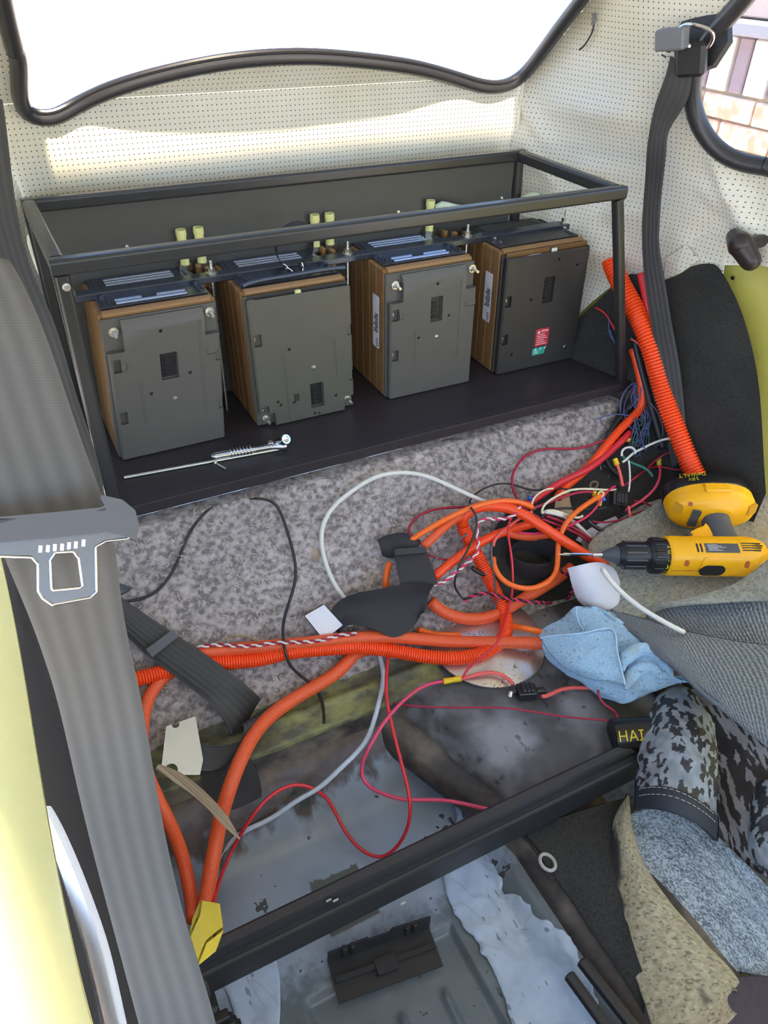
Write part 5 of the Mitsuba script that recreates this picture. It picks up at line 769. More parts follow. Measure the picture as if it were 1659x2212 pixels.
def f_web2(p, n, uv):
    s = 0.5 + 0.5 * dr.cos(uv.y * 2 * math.pi / 0.0086); w = 0.5 + 0.5 * dr.sin(uv.x * 2 * math.pi / 0.0011)
    return mix((0.066, 0.064, 0.061), (0.105, 0.101, 0.095), 0.55 * s + 0.25 * w + 0.2 * fbm(p.x * 60, p.y * 60, p.z * 20))
mat('webbing_grey', proc(f_web2), 0.7)
pp = np.array([(-0.0967,-0.831,0.6201),(-0.0736,-0.8408,0.6037),(-0.0431,-0.8411,0.6054),(-0.0784,-0.8475,0.5868)]); zc = pp[1]; vx = pp[2] - pp[0]; vx /= np.linalg.norm(vx); nz = np.array([-0.071, -1.105, 0.793]) - zc; nz /= np.linalg.norm(nz); nz -= vx * (nz @ vx); nz /= np.linalg.norm(nz); vy = np.cross(nz, vx)
def on_plate(pts):
    "metres in the plane of the buckle plate"
    return [((np.array(p) - zc) @ vx, (np.array(p) - zc) @ vy) for p in pts]
outer = Polygon(on_plate([(-0.1048,-0.8368,0.6037),(-0.0994,-0.8387,0.6002),(-0.0856,-0.8406,0.5961),(-0.0841,-0.8425,0.5935),(-0.0866,-0.8491,0.5852),(-0.0858,-0.851,0.5828),(-0.0833,-0.853,0.5803),(-0.0695,-0.8537,0.5792),(-0.0671,-0.8527,0.5804),(-0.0631,-0.842,0.5938),(-0.0587,-0.8413,0.5949),(-0.0499,-0.8424,0.5943),(-0.0495,-0.8395,0.5981),(-0.1032,-0.8333,0.6085)])).buffer(0.0012).buffer(-0.0008)
hole = Polygon(on_plate([(-0.0792,-0.8429,0.5927),(-0.0772,-0.8416,0.5943),(-0.0717,-0.8422,0.5934),(-0.0709,-0.8435,0.5917),(-0.0721,-0.8501,0.5835),(-0.0812,-0.8492,0.5848)])).buffer(0.001)
add('tongue', prism(outer.difference(hole), 0.0024, zc - nz * 0.004, vx, vy, nz), 'chrome_soft', t, smooth=False, label='chrome tongue plate with a square hole')
oc = np.array(outer.exterior.coords)[::1]; hc_ = np.array(hole.exterior.coords)
for ring_ in (oc, hc_): add('plate_rim', sweep(zc - nz * 0.0016 + ring_[:, :1] * vx + ring_[:, 1:] * vy + np.linspace(0, 1e-5, len(ring_))[:, None], 0.0006, 6), 'chrome', t, smooth=True)  # bright tubes stand in for highlights along the plate edges
mat('chrome_soft', '#7b8494', 0.3, 1.0); mat('chrome_cool', '#ccd8ee', 0.2, 1.0)
body = Polygon(on_plate([(-0.1023,-0.8312,0.6115),(-0.0929,-0.8314,0.6099),(-0.0735,-0.8326,0.6067),(-0.0573,-0.8342,0.6048),(-0.0541,-0.8341,0.6053),(-0.0549,-0.8319,0.6085),(-0.0488,-0.834,0.606),(-0.0455,-0.837,0.6022),(-0.0456,-0.8404,0.5974),(-0.0476,-0.8427,0.5942),(-0.0516,-0.8408,0.5962),(-0.0567,-0.839,0.5983),(-0.0755,-0.837,0.6005),(-0.0949,-0.8356,0.6038),(-0.104,-0.8351,0.606)])).buffer(0.001)
b = prism(body, 0.008, zc - nz * 0.006, vx, vy, nz); add('overmould', b, 'belt_grey', t, smooth=False, label='grey plastic grip over the tongue')
add('belt_roller', cable([(-0.1018,-0.8353,0.6142),(-0.0833,-0.8363,0.6106),(-0.067,-0.8378,0.6081),(-0.0552,-0.8386,0.6076)], 0.0016, 8), 'plastic_black', t)
stamps = [(-0.0821,-0.8394,0.5975),(-0.0795,-0.8397,0.597),(-0.077,-0.8398,0.5967),(-0.0745,-0.8401,0.5962),(-0.0719,-0.8402,0.5961),(-0.0694,-0.8404,0.5958),(-0.0665,-0.8404,0.5958)]
for p in stamps:
    u = on_plate([p])[0]; add('stamp', prism(sbox(u[0] - 0.0007, u[1] - 0.0014, u[0] + 0.0007, u[1] + 0.0014), 0.0006, zc - nz * 0.0017, vx, vy, nz), 'label_white', t, smooth=False)
# door pillar in the left foreground
t = 'door_pillar'
P = [[(-0.1268,-0.5525,0.5174),(-0.1219,-0.5338,0.4663),(-0.1235,-0.5301,0.3971),(-0.1324,-0.5555,0.3012),(-0.1445,-0.6197,0.2128),(-0.1543,-0.7027,0.13),(-0.1562,-0.794,0.0609)], [(-0.1383,-0.588,0.5388),(-0.1333,-0.5851,0.5001),(-0.1371,-0.5942,0.4479),(-0.1496,-0.6114,0.362),(-0.1652,-0.6644,0.2837),(-0.1781,-0.734,0.2092),(-0.1836,-0.8113,0.1453)], [(-0.1932,-0.5729,0.5441),(-0.1782,-0.5854,0.5128),(-0.1805,-0.6091,0.4734),(-0.1917,-0.6366,0.4051),(-0.2092,-0.6815,0.3335),(-0.2211,-0.7419,0.2627),(-0.2256,-0.8103,0.2)]]
sheet(t, P, 'pillar_overexposed', 0.01, 40, 80, up=(0.5, -0.5, 0.6), kind='structure', label='yellow painted door pillar at the left edge')
P = [[(-0.1555,-0.6107,0.1442),(-0.1532,-0.6404,0.1101),(-0.1507,-0.6785,0.0737),(-0.1498,-0.7169,0.0409),(-0.1538,-0.7742,0.0035)], [(-0.1481,-0.6242,0.1583),(-0.1387,-0.6641,0.1289),(-0.133,-0.7103,0.0999),(-0.1315,-0.7447,0.0813),(-0.134,-0.7995,0.0455)], [(-0.1558,-0.5998,0.1273),(-0.1478,-0.6491,0.1037),(-0.1417,-0.6969,0.0738),(-0.1382,-0.733,0.0541),(-0.1432,-0.7922,0.0276)]]
sheet('pillar_trim', P[:2], 'paper', 0.006, 12, 60, up=(0.5, -0.5, 0.6), kind='structure', label='white curved vinyl edge strip beside the door pillar')
# ------------------------------------------------------------------ cables
def cab(name, pts, r, m, label, cat='cable', group=None, n=10): return add(name, cable(pts, r, n), m, label=label, cat=cat, group=group, smooth=True)
add('corrugated_conduit', corrugated([(1.1036,0.1165,0.2513),(1.1041,0.0765,0.2148),(1.1079,0.0219,0.1733),(1.1135,-0.0375,0.1138),(1.1186,-0.0986,0.0339),(1.1227,-0.1611,-0.0344),(1.1262,-0.2227,-0.0913),(1.1338,-0.2627,-0.1153)], 0.0205, 0.0068, 0.2), 'orange_corrugated', label='thick orange corrugated conduit running down the wheel arch to the drill', cat='conduit', smooth=40)
add('corrugated_conduit', corrugated([(-0.062,-0.1935,-0.1773),(-0.022,-0.1948,-0.1785),(0.0075,-0.1952,-0.1816),(0.0594,-0.2002,-0.1864),(0.1116,-0.2086,-0.1943),(0.1645,-0.2196,-0.2019),(0.2128,-0.2253,-0.2032),(0.2767,-0.2377,-0.2108),(0.3413,-0.2531,-0.2225),(0.3972,-0.2718,-0.2402),(0.4562,-0.3045,-0.252),(0.5097,-0.3297,-0.254),(0.5608,-0.3357,-0.254),(0.6027,-0.3228,-0.25),(0.6272,-0.2954,-0.248),(0.6343,-0.2589,-0.228),(0.6274,-0.2166,-0.1881),(0.6191,-0.1807,-0.1542),(0.6125,-0.1533,-0.1284),(0.6117,-0.1383,-0.1115)], 0.0128, 0.0045, 0.2), 'orange_corrugated', label='long orange corrugated conduit lying across the carpet and bending up in the middle', cat='conduit', smooth=40)
cab('orange_cable', [(0.0686,-0.1873,-0.1742),(0.1098,-0.1942,-0.178),(0.2007,-0.2148,-0.1892),(0.2794,-0.2323,-0.1974),(0.3285,-0.2419,-0.2037),(0.4034,-0.2587,-0.2196),(0.4886,-0.2816,-0.2466),(0.5635,-0.3223,-0.246),(0.6156,-0.3509,-0.244),(0.6745,-0.3845,-0.244)], 0.0112, 'braid', 'thick orange braided cable lying along the top of the corrugated conduit', 'cable', n=14)
cab('orange_cable', [(0.3644,-0.244,-0.247),(0.3257,-0.2475,-0.2447),(0.2908,-0.2643,-0.2496),(0.2147,-0.2779,-0.2569),(0.1359,-0.3119,-0.248),(0.0784,-0.3671,-0.2424),(0.0419,-0.4024,-0.2684),(0.0148,-0.426,-0.3155),(-0.016,-0.4713,-0.35),(-0.0433,-0.5259,-0.35)], 0.0118, 'braid', 'thick orange braided cable curving down to the yellow tape at the lower left', n=14)
cab('orange_cable', [(0.0456,-0.1923,-0.1899),(0.0154,-0.1953,-0.19),(-0.0142,-0.211,-0.1993),(-0.0363,-0.2402,-0.2103),(-0.0572,-0.3104,-0.23),(-0.053,-0.3819,-0.2497),(-0.044,-0.4125,-0.3109),(-0.0437,-0.4438,-0.36),(-0.053,-0.5122,-0.36)], 0.0105, 'braid', 'orange braided cable emerging from behind the foreground belt towards the yellow tape', n=14)
cab('orange_cable', [(0.6098,-0.1452,-0.1139),(0.6123,-0.1446,-0.0927),(0.6332,-0.1456,-0.0799),(0.6663,-0.1572,-0.0771),(0.7008,-0.178,-0.083),(0.7408,-0.2184,-0.1073),(0.7937,-0.2608,-0.1473),(0.8504,-0.3033,-0.1874)], 0.0100, 'orange', 'smooth orange cable arching over the black webbing loop towards the drill bit', n=14)
cab('shrink_sleeve', [(0.8427,-0.2997,-0.1813),(0.8637,-0.3158,-0.1992),(0.8688,-0.3529,-0.2)], 0.0106, 'heatshrink', 'dull brown sleeved end of the arched orange cable', 'sleeve', n=14)
cab('orange_cable', [(0.4885,-0.1513,-0.1059),(0.5424,-0.1517,-0.0856),(0.6016,-0.1519,-0.0721),(0.6613,-0.1551,-0.0682),(0.71,-0.1632,-0.0759),(0.7479,-0.1754,-0.0942)], 0.0055, 'orange_thin', 'thin orange cable over the top of the tangle')
cab('orange_cable', [(0.5097,-0.1671,-0.1139),(0.5437,-0.1597,-0.1001),(0.5758,-0.1474,-0.0953),(0.6155,-0.1405,-0.0888)], 0.0085, 'braid', 'short orange braided cable behind the belt slider', n=12)
cab('orange_cable', [(0.5112,-0.2107,-0.1551),(0.5826,-0.1932,-0.1385),(0.6505,-0.1831,-0.129),(0.7078,-0.1783,-0.1314),(0.7657,-0.1761,-0.1362)], 0.0088, 'orange', 'orange cable slanting up behind the webbing loop', n=12)
cab('orange_cable', [(0.6359,-0.2186,-0.1488),(0.6273,-0.2428,-0.1578),(0.6327,-0.2618,-0.1689),(0.6505,-0.2789,-0.1782),(0.6823,-0.2881,-0.1868),(0.7169,-0.2878,-0.1865),(0.7459,-0.2753,-0.1747),(0.7674,-0.2457,-0.1468),(0.7974,-0.2208,-0.1234),(0.8503,-0.2012,-0.1117),(0.9229,-0.1838,-0.109)], 0.0052, 'orange_thin', 'thin orange cable looping round the black webbing loop')
cab('orange_cable', [(0.5025,-0.2182,-0.2061),(0.5213,-0.2399,-0.2239),(0.5527,-0.2574,-0.2376),(0.5977,-0.2695,-0.2449),(0.6504,-0.2692,-0.2405),(0.7078,-0.2634,-0.2322),(0.7559,-0.2575,-0.2267),(0.8136,-0.2469,-0.2167)], 0.0115, 'braid', 'thick orange braided cable sagging above the silver plate', n=14)
cab('orange_cable', [(0.4628,-0.2481,-0.237),(0.4951,-0.2624,-0.2505),(0.5331,-0.2758,-0.2577),(0.6664,-0.1735,-0.394),(0.6285,-0.3033,-0.25),(0.6768,-0.3534,-0.245)], 0.0055, 'orange_thin', 'thin orange cable above the thick braided one beside the towel')
cab('orange_cable', [(0.4229,-0.193,-0.1796),(0.4274,-0.1791,-0.1527),(0.4443,-0.16,-0.1347)], 0.006, 'orange_thin', 'short orange cable piece left of the belt slider')
cab('orange_cable', [(1.1181,0.015,0.0885),(1.1206,-0.0152,0.049),(1.1196,-0.0419,0.006),(1.1146,-0.0508,-0.0226),(1.068,-0.0614,-0.0485),(1.0023,-0.0851,-0.0709),(0.9376,-0.11,-0.0944),(0.8873,-0.1231,-0.1068),(0.8383,-0.1439,-0.1195)], 0.0092, 'orange', 'orange cable dropping from the rack corner into the wire tangle', n=12)
cab('red_cable', [(0.7334,-0.152,-0.1065),(0.7911,-0.1412,-0.1032),(0.8587,-0.1265,-0.0962),(0.9262,-0.1198,-0.0899),(1.0046,-0.0992,-0.0773),(1.0416,-0.0887,-0.0675),(1.0762,-0.0723,-0.0657)], 0.0072, 'red', 'thick red cable from the tangle up to the wire bundle', n=12)
cab('red_cable', [(1.1305,0.0514,0.2391),(1.131,0.0031,0.1664),(1.1313,-0.0229,0.12)], 0.0075, 'red', 'short red cable beside the hanging belt behind the corrugated conduit', n=12)
cab('black_conduit', [(1.1204,0.0159,0.1059),(1.1237,-0.0341,0.0339),(1.1276,-0.0863,-0.0372),(1.1305,-0.1256,-0.0913)], 0.0085, 'plastic_black', 'black conduit running down beside the thick orange corrugated one', 'conduit')
add('black_conduit', corrugated([(1.1148,-0.0293,-0.0162),(1.057,-0.0486,-0.0433),(1.0114,-0.0728,-0.0662),(0.9937,-0.0959,-0.088),(0.9972,-0.1173,-0.1081),(1.0178,-0.1356,-0.1255)], 0.0055, 0.004, 0.2, 10), 'plastic_black', label='thin black corrugated conduit curving beside the wire bundle', cat='conduit', smooth=40)
cab('white_cable', [(0.6742,-0.139,-0.0874),(0.6602,-0.1314,-0.0803),(0.615,-0.0941,-0.0587),(0.5682,-0.0585,-0.039),(0.5201,-0.0455,-0.0267),(0.4711,-0.0432,-0.0245),(0.4211,-0.0452,-0.0401),(0.3702,-0.0614,-0.0581),(0.3414,-0.0855,-0.0864),(0.3328,-0.1202,-0.1219),(0.3362,-0.1506,-0.1505),(0.3454,-0.1824,-0.1696)], 0.0042, 'wire_white', 'white cable looping over the fibre carpet below the rack')
cab('white_cable', [(0.3809,-0.245,-0.2452),(0.3761,-0.2625,-0.2589),(0.3657,-0.2946,-0.268),(0.3228,-0.3562,-0.2652),(0.2843,-0.3907,-0.2896),(0.233,-0.4092,-0.3043),(0.1899,-0.4115,-0.3311),(0.1495,-0.4084,-0.3473),(0.1003,-0.4073,-0.3675),(0.0529,-0.4057,-0.3755),(0.0178,-0.4113,-0.3978),(-0.0128,-0.4357,-0.4),(-0.0428,-0.4733,-0.4)], 0.0042, 'wire_bluewhite', 'grey white cable hanging down to the floor pan and away to the lower left')
cab('white_cable', [(0.7677,-0.3645,-0.11),(0.7691,-0.3885,-0.12),(0.7802,-0.4147,-0.135),(0.7998,-0.4537,-0.15),(0.8317,-0.5004,-0.165),(0.8512,-0.5023,-0.18)], 0.0045, 'wire_white', 'white cable lying over the folded carpet towards the right')
cab('white_cable', [(0.7727,-0.1866,-0.1048),(0.8197,-0.196,-0.1274),(0.8473,-0.2053,-0.1499),(0.875,-0.2236,-0.1809)], 0.0042, 'wire_white', 'short white cable end among the wires beside the torn paper')
K1 = [(-0.027,-0.0995,-0.0914),(0.0058,-0.0974,-0.1004),(0.0384,-0.0905,-0.0994),(0.0796,-0.0651,-0.0781),(0.1177,-0.0303,-0.0453),(0.1596,-0.0093,-0.0227),(0.337,0.5284,-0.41),(0.2435,-0.0139,-0.0216),(0.2735,-0.0255,-0.0326),(0.2833,-0.0531,-0.0641),(0.2816,-0.0969,-0.1068),(0.2708,-0.1272,-0.134),(0.2472,-0.1548,-0.1573),(0.2201,-0.1943,-0.1671),(0.2071,-0.2323,-0.1822),(0.2111,-0.25,-0.2127),(0.2378,-0.264,-0.2534),(0.2473,-0.2817,-0.27),(0.2292,-0.3441,-0.2635)]
cab('black_wire', K1, 0.0026, 'wire_black', 'long black wire arching over the fibre carpet at the left', 'wire')
W = 'wire'
cab('red_wire', [(1.0529,-0.0784,-0.0715),(1.0218,-0.0757,-0.0661),(0.9987,-0.0729,-0.0663),(0.9422,-0.0673,-0.072),(0.8643,-0.0551,-0.0604),(0.8034,-0.0591,-0.0643),(0.7596,-0.0875,-0.0801),(0.7457,-0.1152,-0.0925),(0.741,-0.1563,-0.1037),(0.7658,-0.1873,-0.1192),(0.8092,-0.2101,-0.1407),(0.8534,-0.2287,-0.172),(0.8841,-0.2522,-0.2079)], 0.0028, 'dark_red', 'dark red wire from the upper yellow connector looping over the carpet', W)
cab('red_wire', [(0.991,-0.1367,-0.0853),(0.9861,-0.156,-0.0966),(0.9769,-0.178,-0.1105)], 0.0032, 'salmon', 'short salmon wire above the black fuse holder', W)
cab('red_wire', [(0.9727,-0.209,-0.1397),(0.9705,-0.2257,-0.1623),(0.9632,-0.2406,-0.1832),(0.9578,-0.2474,-0.2034)], 0.0030, 'salmon', 'salmon wire hanging below the black fuse holder', W)
cab('red_wire', [(1.1138,-0.1405,-0.1163),(1.0937,-0.1674,-0.1279),(1.0545,-0.1916,-0.137),(1.0098,-0.2018,-0.1466),(0.969,-0.2071,-0.1517)], 0.0030, 'pink', 'pink wire curving from the right connector towards the fuse holder', W)
cab('red_wire', [(1.0818,-0.1409,-0.1167),(1.1248,-0.143,-0.0916),(1.1382,-0.1787,-0.0687),(1.1431,-0.2006,-0.0769),(1.133,-0.1825,-0.1107),(1.1123,-0.1449,-0.1204),(1.0591,-0.146,-0.1214),(1.0013,-0.1565,-0.1314)], 0.0022, 'dark_red', 'dark red wire looping over the thick corrugated conduit', W)
cab('red_wire', [(0.6972,-0.1805,-0.0991),(0.6758,-0.2021,-0.1126),(0.6606,-0.2433,-0.1446),(0.648,-0.2736,-0.2006),(0.6343,-0.2868,-0.2268),(0.5859,-0.3324,-0.22),(0.559,-0.3557,-0.218),(0.5203,-0.3575,-0.24),(0.492,-0.3607,-0.268)], 0.0022, 'red', 'thin red wire falling in front of the tangle to the yellow connector', W)
cab('red_wire', [(0.4899,-0.3583,-0.272),(0.5238,-0.3712,-0.262),(0.55,-0.3839,-0.262),(0.5631,-0.4137,-0.266)], 0.0036, 'salmon', 'salmon wire between the yellow connector and the square fuse holder', W)
cab('red_wire', [(0.5948,-0.4561,-0.268),(0.6057,-0.4602,-0.268),(0.6338,-0.4583,-0.27),(0.6668,-0.4685,-0.27),(0.6918,-0.4935,-0.26)], 0.0036, 'salmon', 'salmon wire from the square fuse holder to the towel', W)
cab('red_wire', [(0.4575,-0.3496,-0.272),(0.4126,-0.3496,-0.265),(0.3668,-0.3658,-0.26),(0.3203,-0.3873,-0.265),(0.284,-0.4086,-0.28),(0.2635,-0.4198,-0.31),(0.2617,-0.4379,-0.33),(0.2795,-0.4705,-0.33),(0.307,-0.4988,-0.325),(0.3518,-0.5253,-0.32),(0.3914,-0.5593,-0.315),(0.4311,-0.5917,-0.312)], 0.0032, 'pink', 'thick pink wire curving from the yellow connector under the cross bar', W)
cab('red_wire', [(0.3923,-0.2597,-0.2425)] + [(0.3796,-0.2829,-0.25),(0.3466,-0.3438,-0.255),(0.3327,-0.3891,-0.27),(0.3247,-0.4306,-0.29),(0.3126,-0.4872,-0.31),(0.3037,-0.5148,-0.33),(0.2869,-0.5312,-0.36),(0.261,-0.5345,-0.39),(0.2413,-0.5242,-0.405),(0.2211,-0.4966,-0.405),(0.2102,-0.4569,-0.395)] + [(0.201,-0.4222,-0.3637),(0.1826,-0.4086,-0.3367),(0.1547,-0.3992,-0.3178),(0.1149,-0.3989,-0.3171),(0.0699,-0.4105,-0.3405),(0.0309,-0.4209,-0.39)] + [(-0.0002,-0.4647,-0.375),(-0.0324,-0.5365,-0.34)], 0.0030, 'red', 'long red wire looping down over the grey blue floor pan', W)
cab('red_wire', [(0.3571,-0.3509,-0.275),(0.3869,-0.3795,-0.268),(0.4542,-0.4209,-0.262),(0.5247,-0.4574,-0.262),(0.5886,-0.5031,-0.264),(0.6495,-0.5487,-0.258),(0.6984,-0.5997,-0.235)], 0.0018, 'dark_red', 'thin dark red wire stretched across the tar coated seat pan', W)
cab('red_wire', [(0.6695,-0.5082,-0.235),(0.6699,-0.528,-0.25),(0.678,-0.5438,-0.255),(0.6621,-0.5691,-0.25)], 0.0022, 'dark_red', 'short crimson wire going under the towel beside the tin', W)
cab('red_wire', [(0.4944,-0.1507,-0.0984),(0.5037,-0.1228,-0.0996),(0.5272,-0.1086,-0.093),(0.5722,-0.101,-0.0928),(0.6255,-0.1166,-0.0937),(0.6746,-0.1384,-0.0868)], 0.0026, 'dark_red', 'dark red wire along the upper left edge of the tangle', W)
cab('red_wire', [(0.5105,-0.1771,-0.1234),(0.5345,-0.1808,-0.1406),(0.5694,-0.1917,-0.1508),(0.5941,-0.1936,-0.1527)], 0.0020, 'dark_red', 'short dark red wire right of the belt slider', W)
cab('red_wire', [(0.6441,-0.2035,-0.1345),(0.6528,-0.1952,-0.1266),(0.6728,-0.1877,-0.1196),(0.7096,-0.1794,-0.1118),(0.7511,-0.1738,-0.1065)], 0.0032, 'salmon', 'salmon wire above the left side of the webbing loop', W)
cab('red_wire', [(0.7536,-0.1694,-0.1023),(0.7936,-0.1681,-0.1011),(0.8403,-0.1665,-0.0996),(0.8907,-0.1704,-0.1033),(0.909,-0.1797,-0.1121)], 0.0030, 'dark_red', 'crimson wire passing the cardboard scrap', W)
cab('red_wire', [(0.6999,-0.2029,-0.1202),(0.7587,-0.215,-0.1316),(0.8144,-0.216,-0.1325),(0.8702,-0.2095,-0.1264),(0.909,-0.1941,-0.1119),(0.9604,-0.1749,-0.1075)], 0.0024, 'magenta', 'magenta wire rising to the fuse holder', W)
cab('red_wire', [(0.7744,-0.1897,-0.1146),(0.8129,-0.2038,-0.1348),(0.8569,-0.23,-0.1664),(0.8894,-0.2578,-0.1995)], 0.0032, 'dark_red', 'crimson wire under the arched orange cable', W)
cab('red_wire', [(0.8844,-0.2063,-0.1509),(0.9046,-0.2126,-0.1568),(0.9621,-0.2183,-0.1622),(1.0071,-0.2162,-0.1602),(1.0406,-0.2176,-0.1615),(1.0289,-0.2078,-0.1523),(0.9994,-0.1983,-0.1433)], 0.0020, 'dark_red', 'thin dark red wire looping right of the fuse holder', W)
cab('red_wire', [(1.1012,0.1327,0.1393),(1.1075,0.0936,0.1295),(1.107,0.0687,0.1147),(1.1119,0.0457,0.1048)], 0.0022, 'red', 'thin red wire behind the rack post', W)
cab('red_wire', [(1.1105,0.0161,0.1098),(1.1166,-0.01,0.1015),(1.1185,-0.0298,0.0777),(1.1195,-0.0468,0.0527)], 0.0026, 'salmon', 'salmon wire beside the thick corrugated conduit', W)
cab('orange_cable', [(0.6875,-0.1839,-0.1297),(0.7443,-0.1943,-0.1533),(0.7985,-0.1984,-0.1572),(0.8441,-0.1898,-0.1491)], 0.0075, 'braid', 'orange cable piece behind the black webbing loop', n=12)
def twisted(name, pts, r, ma, mb, label, pitch=0.022):
    c, t_ = curve(pts, 0.002); tg = np.gradient(c, axis=0); tg /= np.linalg.norm(tg, axis=1, keepdims=True); u = np.cross(tg, (0.1, 0.2, 1.0)); u /= np.linalg.norm(u, axis=1, keepdims=True); v = np.cross(tg, u); a = t_ * 2 * np.pi / pitch
    k = thing(name, label, 'wire')
    for s, m in ((1, ma), (-1, mb)): add('strand', sweep(c + s * r * (np.cos(a)[:, None] * u + np.sin(a)[:, None] * v), r, 6), m, k)
twisted('twisted_pair', [(0.0725,-0.1879,-0.161),(0.1106,-0.1966,-0.1637),(0.1532,-0.2125,-0.1705),(0.1986,-0.223,-0.1735),(0.2599,-0.2383,-0.1838),(0.2935,-0.241,-0.1863),(0.3346,-0.248,-0.1903)], 0.0018, 'dark_red', 'wire_white', 'red and white twisted pair lying on the orange braided cable')
twisted('twisted_pair', [(0.7097,-0.1835,-0.0744),(0.6673,-0.1849,-0.0895),(0.634,-0.1747,-0.0867),(0.6217,-0.1761,-0.0949),(0.613,-0.1924,-0.1103),(0.6034,-0.2104,-0.1272),(0.5837,-0.2187,-0.1351),(0.548,-0.2247,-0.1477),(0.5242,-0.2305,-0.1531),(0.4903,-0.2327,-0.1483)], 0.0018, 'magenta', 'wire_white', 'magenta and white twisted pair hanging across the tangle')
twisted('twisted_pair', [(0.5635,-0.2407,-0.2108),(0.5798,-0.2485,-0.1976),(0.6062,-0.2557,-0.1975),(0.6288,-0.27,-0.2041),(0.6614,-0.286,-0.2123),(0.7125,-0.2934,-0.2331),(0.8559,-0.1899,-0.375),(0.7824,-0.2911,-0.2378),(0.792,-0.2818,-0.2221),(0.7781,-0.2755,-0.2024),(0.7563,-0.26,-0.1741)], 0.0020, 'magenta', 'wire_black', 'magenta and black twisted pair below the webbing loop')
twisted('twisted_pair', [(1.1223,0.0289,0.1077),(1.1193,0.003,0.074),(1.12,-0.0133,0.0482),(1.1157,-0.0366,0.0043),(1.1122,-0.0574,-0.0301),(1.1103,-0.0725,-0.0566)], 0.0018, 'wire_green', 'wire_grey', 'green and grey twisted pair in the wire bundle at the rack corner')
cab('black_wire', [(0.6146,-0.1576,-0.0637),(0.6127,-0.1848,-0.0825),(0.5988,-0.197,-0.1009),(0.5801,-0.2088,-0.1189),(0.5619,-0.218,-0.1344),(0.547,-0.2278,-0.1574),(0.5498,-0.2273,-0.1844),(0.5626,-0.2384,-0.2087)], 0.0020, 'wire_black', 'thin black wire hanging through the tangle', W)
cab('black_wire', [(0.5062,-0.2032,-0.1342),(0.5339,-0.1915,-0.1232),(0.5776,-0.1808,-0.1131),(0.5995,-0.176,-0.1086)], 0.0022, 'wire_grey', 'grey wire above the orange slanting cable', W)
cab('black_wire', [(0.642,-0.2018,-0.126),(0.626,-0.2279,-0.1437),(0.6233,-0.2549,-0.1967),(0.6162,-0.2669,-0.2355)], 0.0022, 'wire_grey', 'grey wire hanging left of the webbing loop', W)
cab('black_wire', [(0.6378,-0.1206,-0.0838),(0.6701,-0.0956,-0.0877),(0.7097,-0.0911,-0.0834),(0.7528,-0.0978,-0.0898),(0.7905,-0.118,-0.102),(0.8301,-0.1277,-0.1042),(0.8741,-0.1485,-0.1101),(0.9038,-0.1738,-0.1202)], 0.0020, 'wire_black', 'thin black wire along the top of the tangle', W)
cab('black_wire', [(0.8677,-0.2092,-0.1398),(0.874,-0.2183,-0.1485),(0.893,-0.2322,-0.1616)], 0.0040, 'wire_black', 'short thick black cable over the torn paper', W)
cab('black_wire', [(0.7633,-0.1895,-0.1145),(0.8,-0.1842,-0.1094),(0.8367,-0.1901,-0.1149),(0.8867,-0.1971,-0.1285),(0.9207,-0.2002,-0.1314)], 0.0026, 'wire_black', 'black wire across the cardboard scrap', W)
cab('black_wire', [(0.5995,-0.2043,-0.1696),(0.6181,-0.2185,-0.183),(0.6513,-0.2258,-0.1899)], 0.0045, 'wire_black', 'thick black cable behind the vertical corrugated conduit', W)
cab('white_wire', [(1.1142,-0.1544,-0.0439),(1.1078,-0.1375,-0.0551),(1.092,-0.122,-0.0713),(1.0643,-0.1248,-0.074),(1.0451,-0.1268,-0.0758),(1.0255,-0.1316,-0.0804),(1.0066,-0.1358,-0.0844)], 0.0026, 'wire_white', 'white wire with a bare looped end near the thick corrugated conduit', W)
cab('white_wire', [(1.0067,-0.1305,-0.0725),(1.0144,-0.122,-0.0645),(1.0306,-0.1203,-0.0629),(1.0427,-0.1255,-0.0678),(1.0407,-0.1328,-0.0746)], 0.0024, 'wire_white', 'small white wire curl below the upper yellow connector', W)
cab('white_wire', [(1.023,-0.1357,-0.0843),(1.0109,-0.1615,-0.1086),(0.9946,-0.1817,-0.1276)], 0.0020, 'wire_white', 'straight thin white wire beside the fuse holder', W)
cab('white_wire', [(0.962,-0.1804,-0.1127),(0.9103,-0.1748,-0.1006),(0.8527,-0.1646,-0.0909),(0.8123,-0.1668,-0.093),(0.7817,-0.1729,-0.0987),(0.7675,-0.1841,-0.1093)], 0.0024, 'wire_cream', 'cream wire curving over the cardboard scrap', W)
cab('white_wire', [(0.7668,-0.1848,-0.1086),(0.7999,-0.1879,-0.1115),(0.8303,-0.2024,-0.1252),(0.8549,-0.2059,-0.1285)], 0.0026, 'wire_cream', 'short cream wire below the cardboard scrap', W)
cab('white_wire', [(0.7579,-0.1717,-0.1045),(0.7582,-0.1612,-0.0946),(0.7805,-0.1514,-0.0853),(0.8148,-0.1509,-0.0848)], 0.0020, 'wire_cream', 'cream wire left of the cardboard scrap', W)
rg = np.random.default_rng(5); cols = ['wire_blue', 'wire_blue', 'wire_violet', 'wire_grey', 'wire_blue', 'wire_green', 'wire_violet']
B0 = np.array([(1.1099,-0.0279,0.0239),(1.1074,-0.0373,-0.0105),(1.1044,-0.0587,-0.0391),(1.0994,-0.0815,-0.0606),(1.078,-0.1052,-0.083)]); b1 = B0[1] - B0[3]; side = np.array([0.85, -0.4, 0.1])
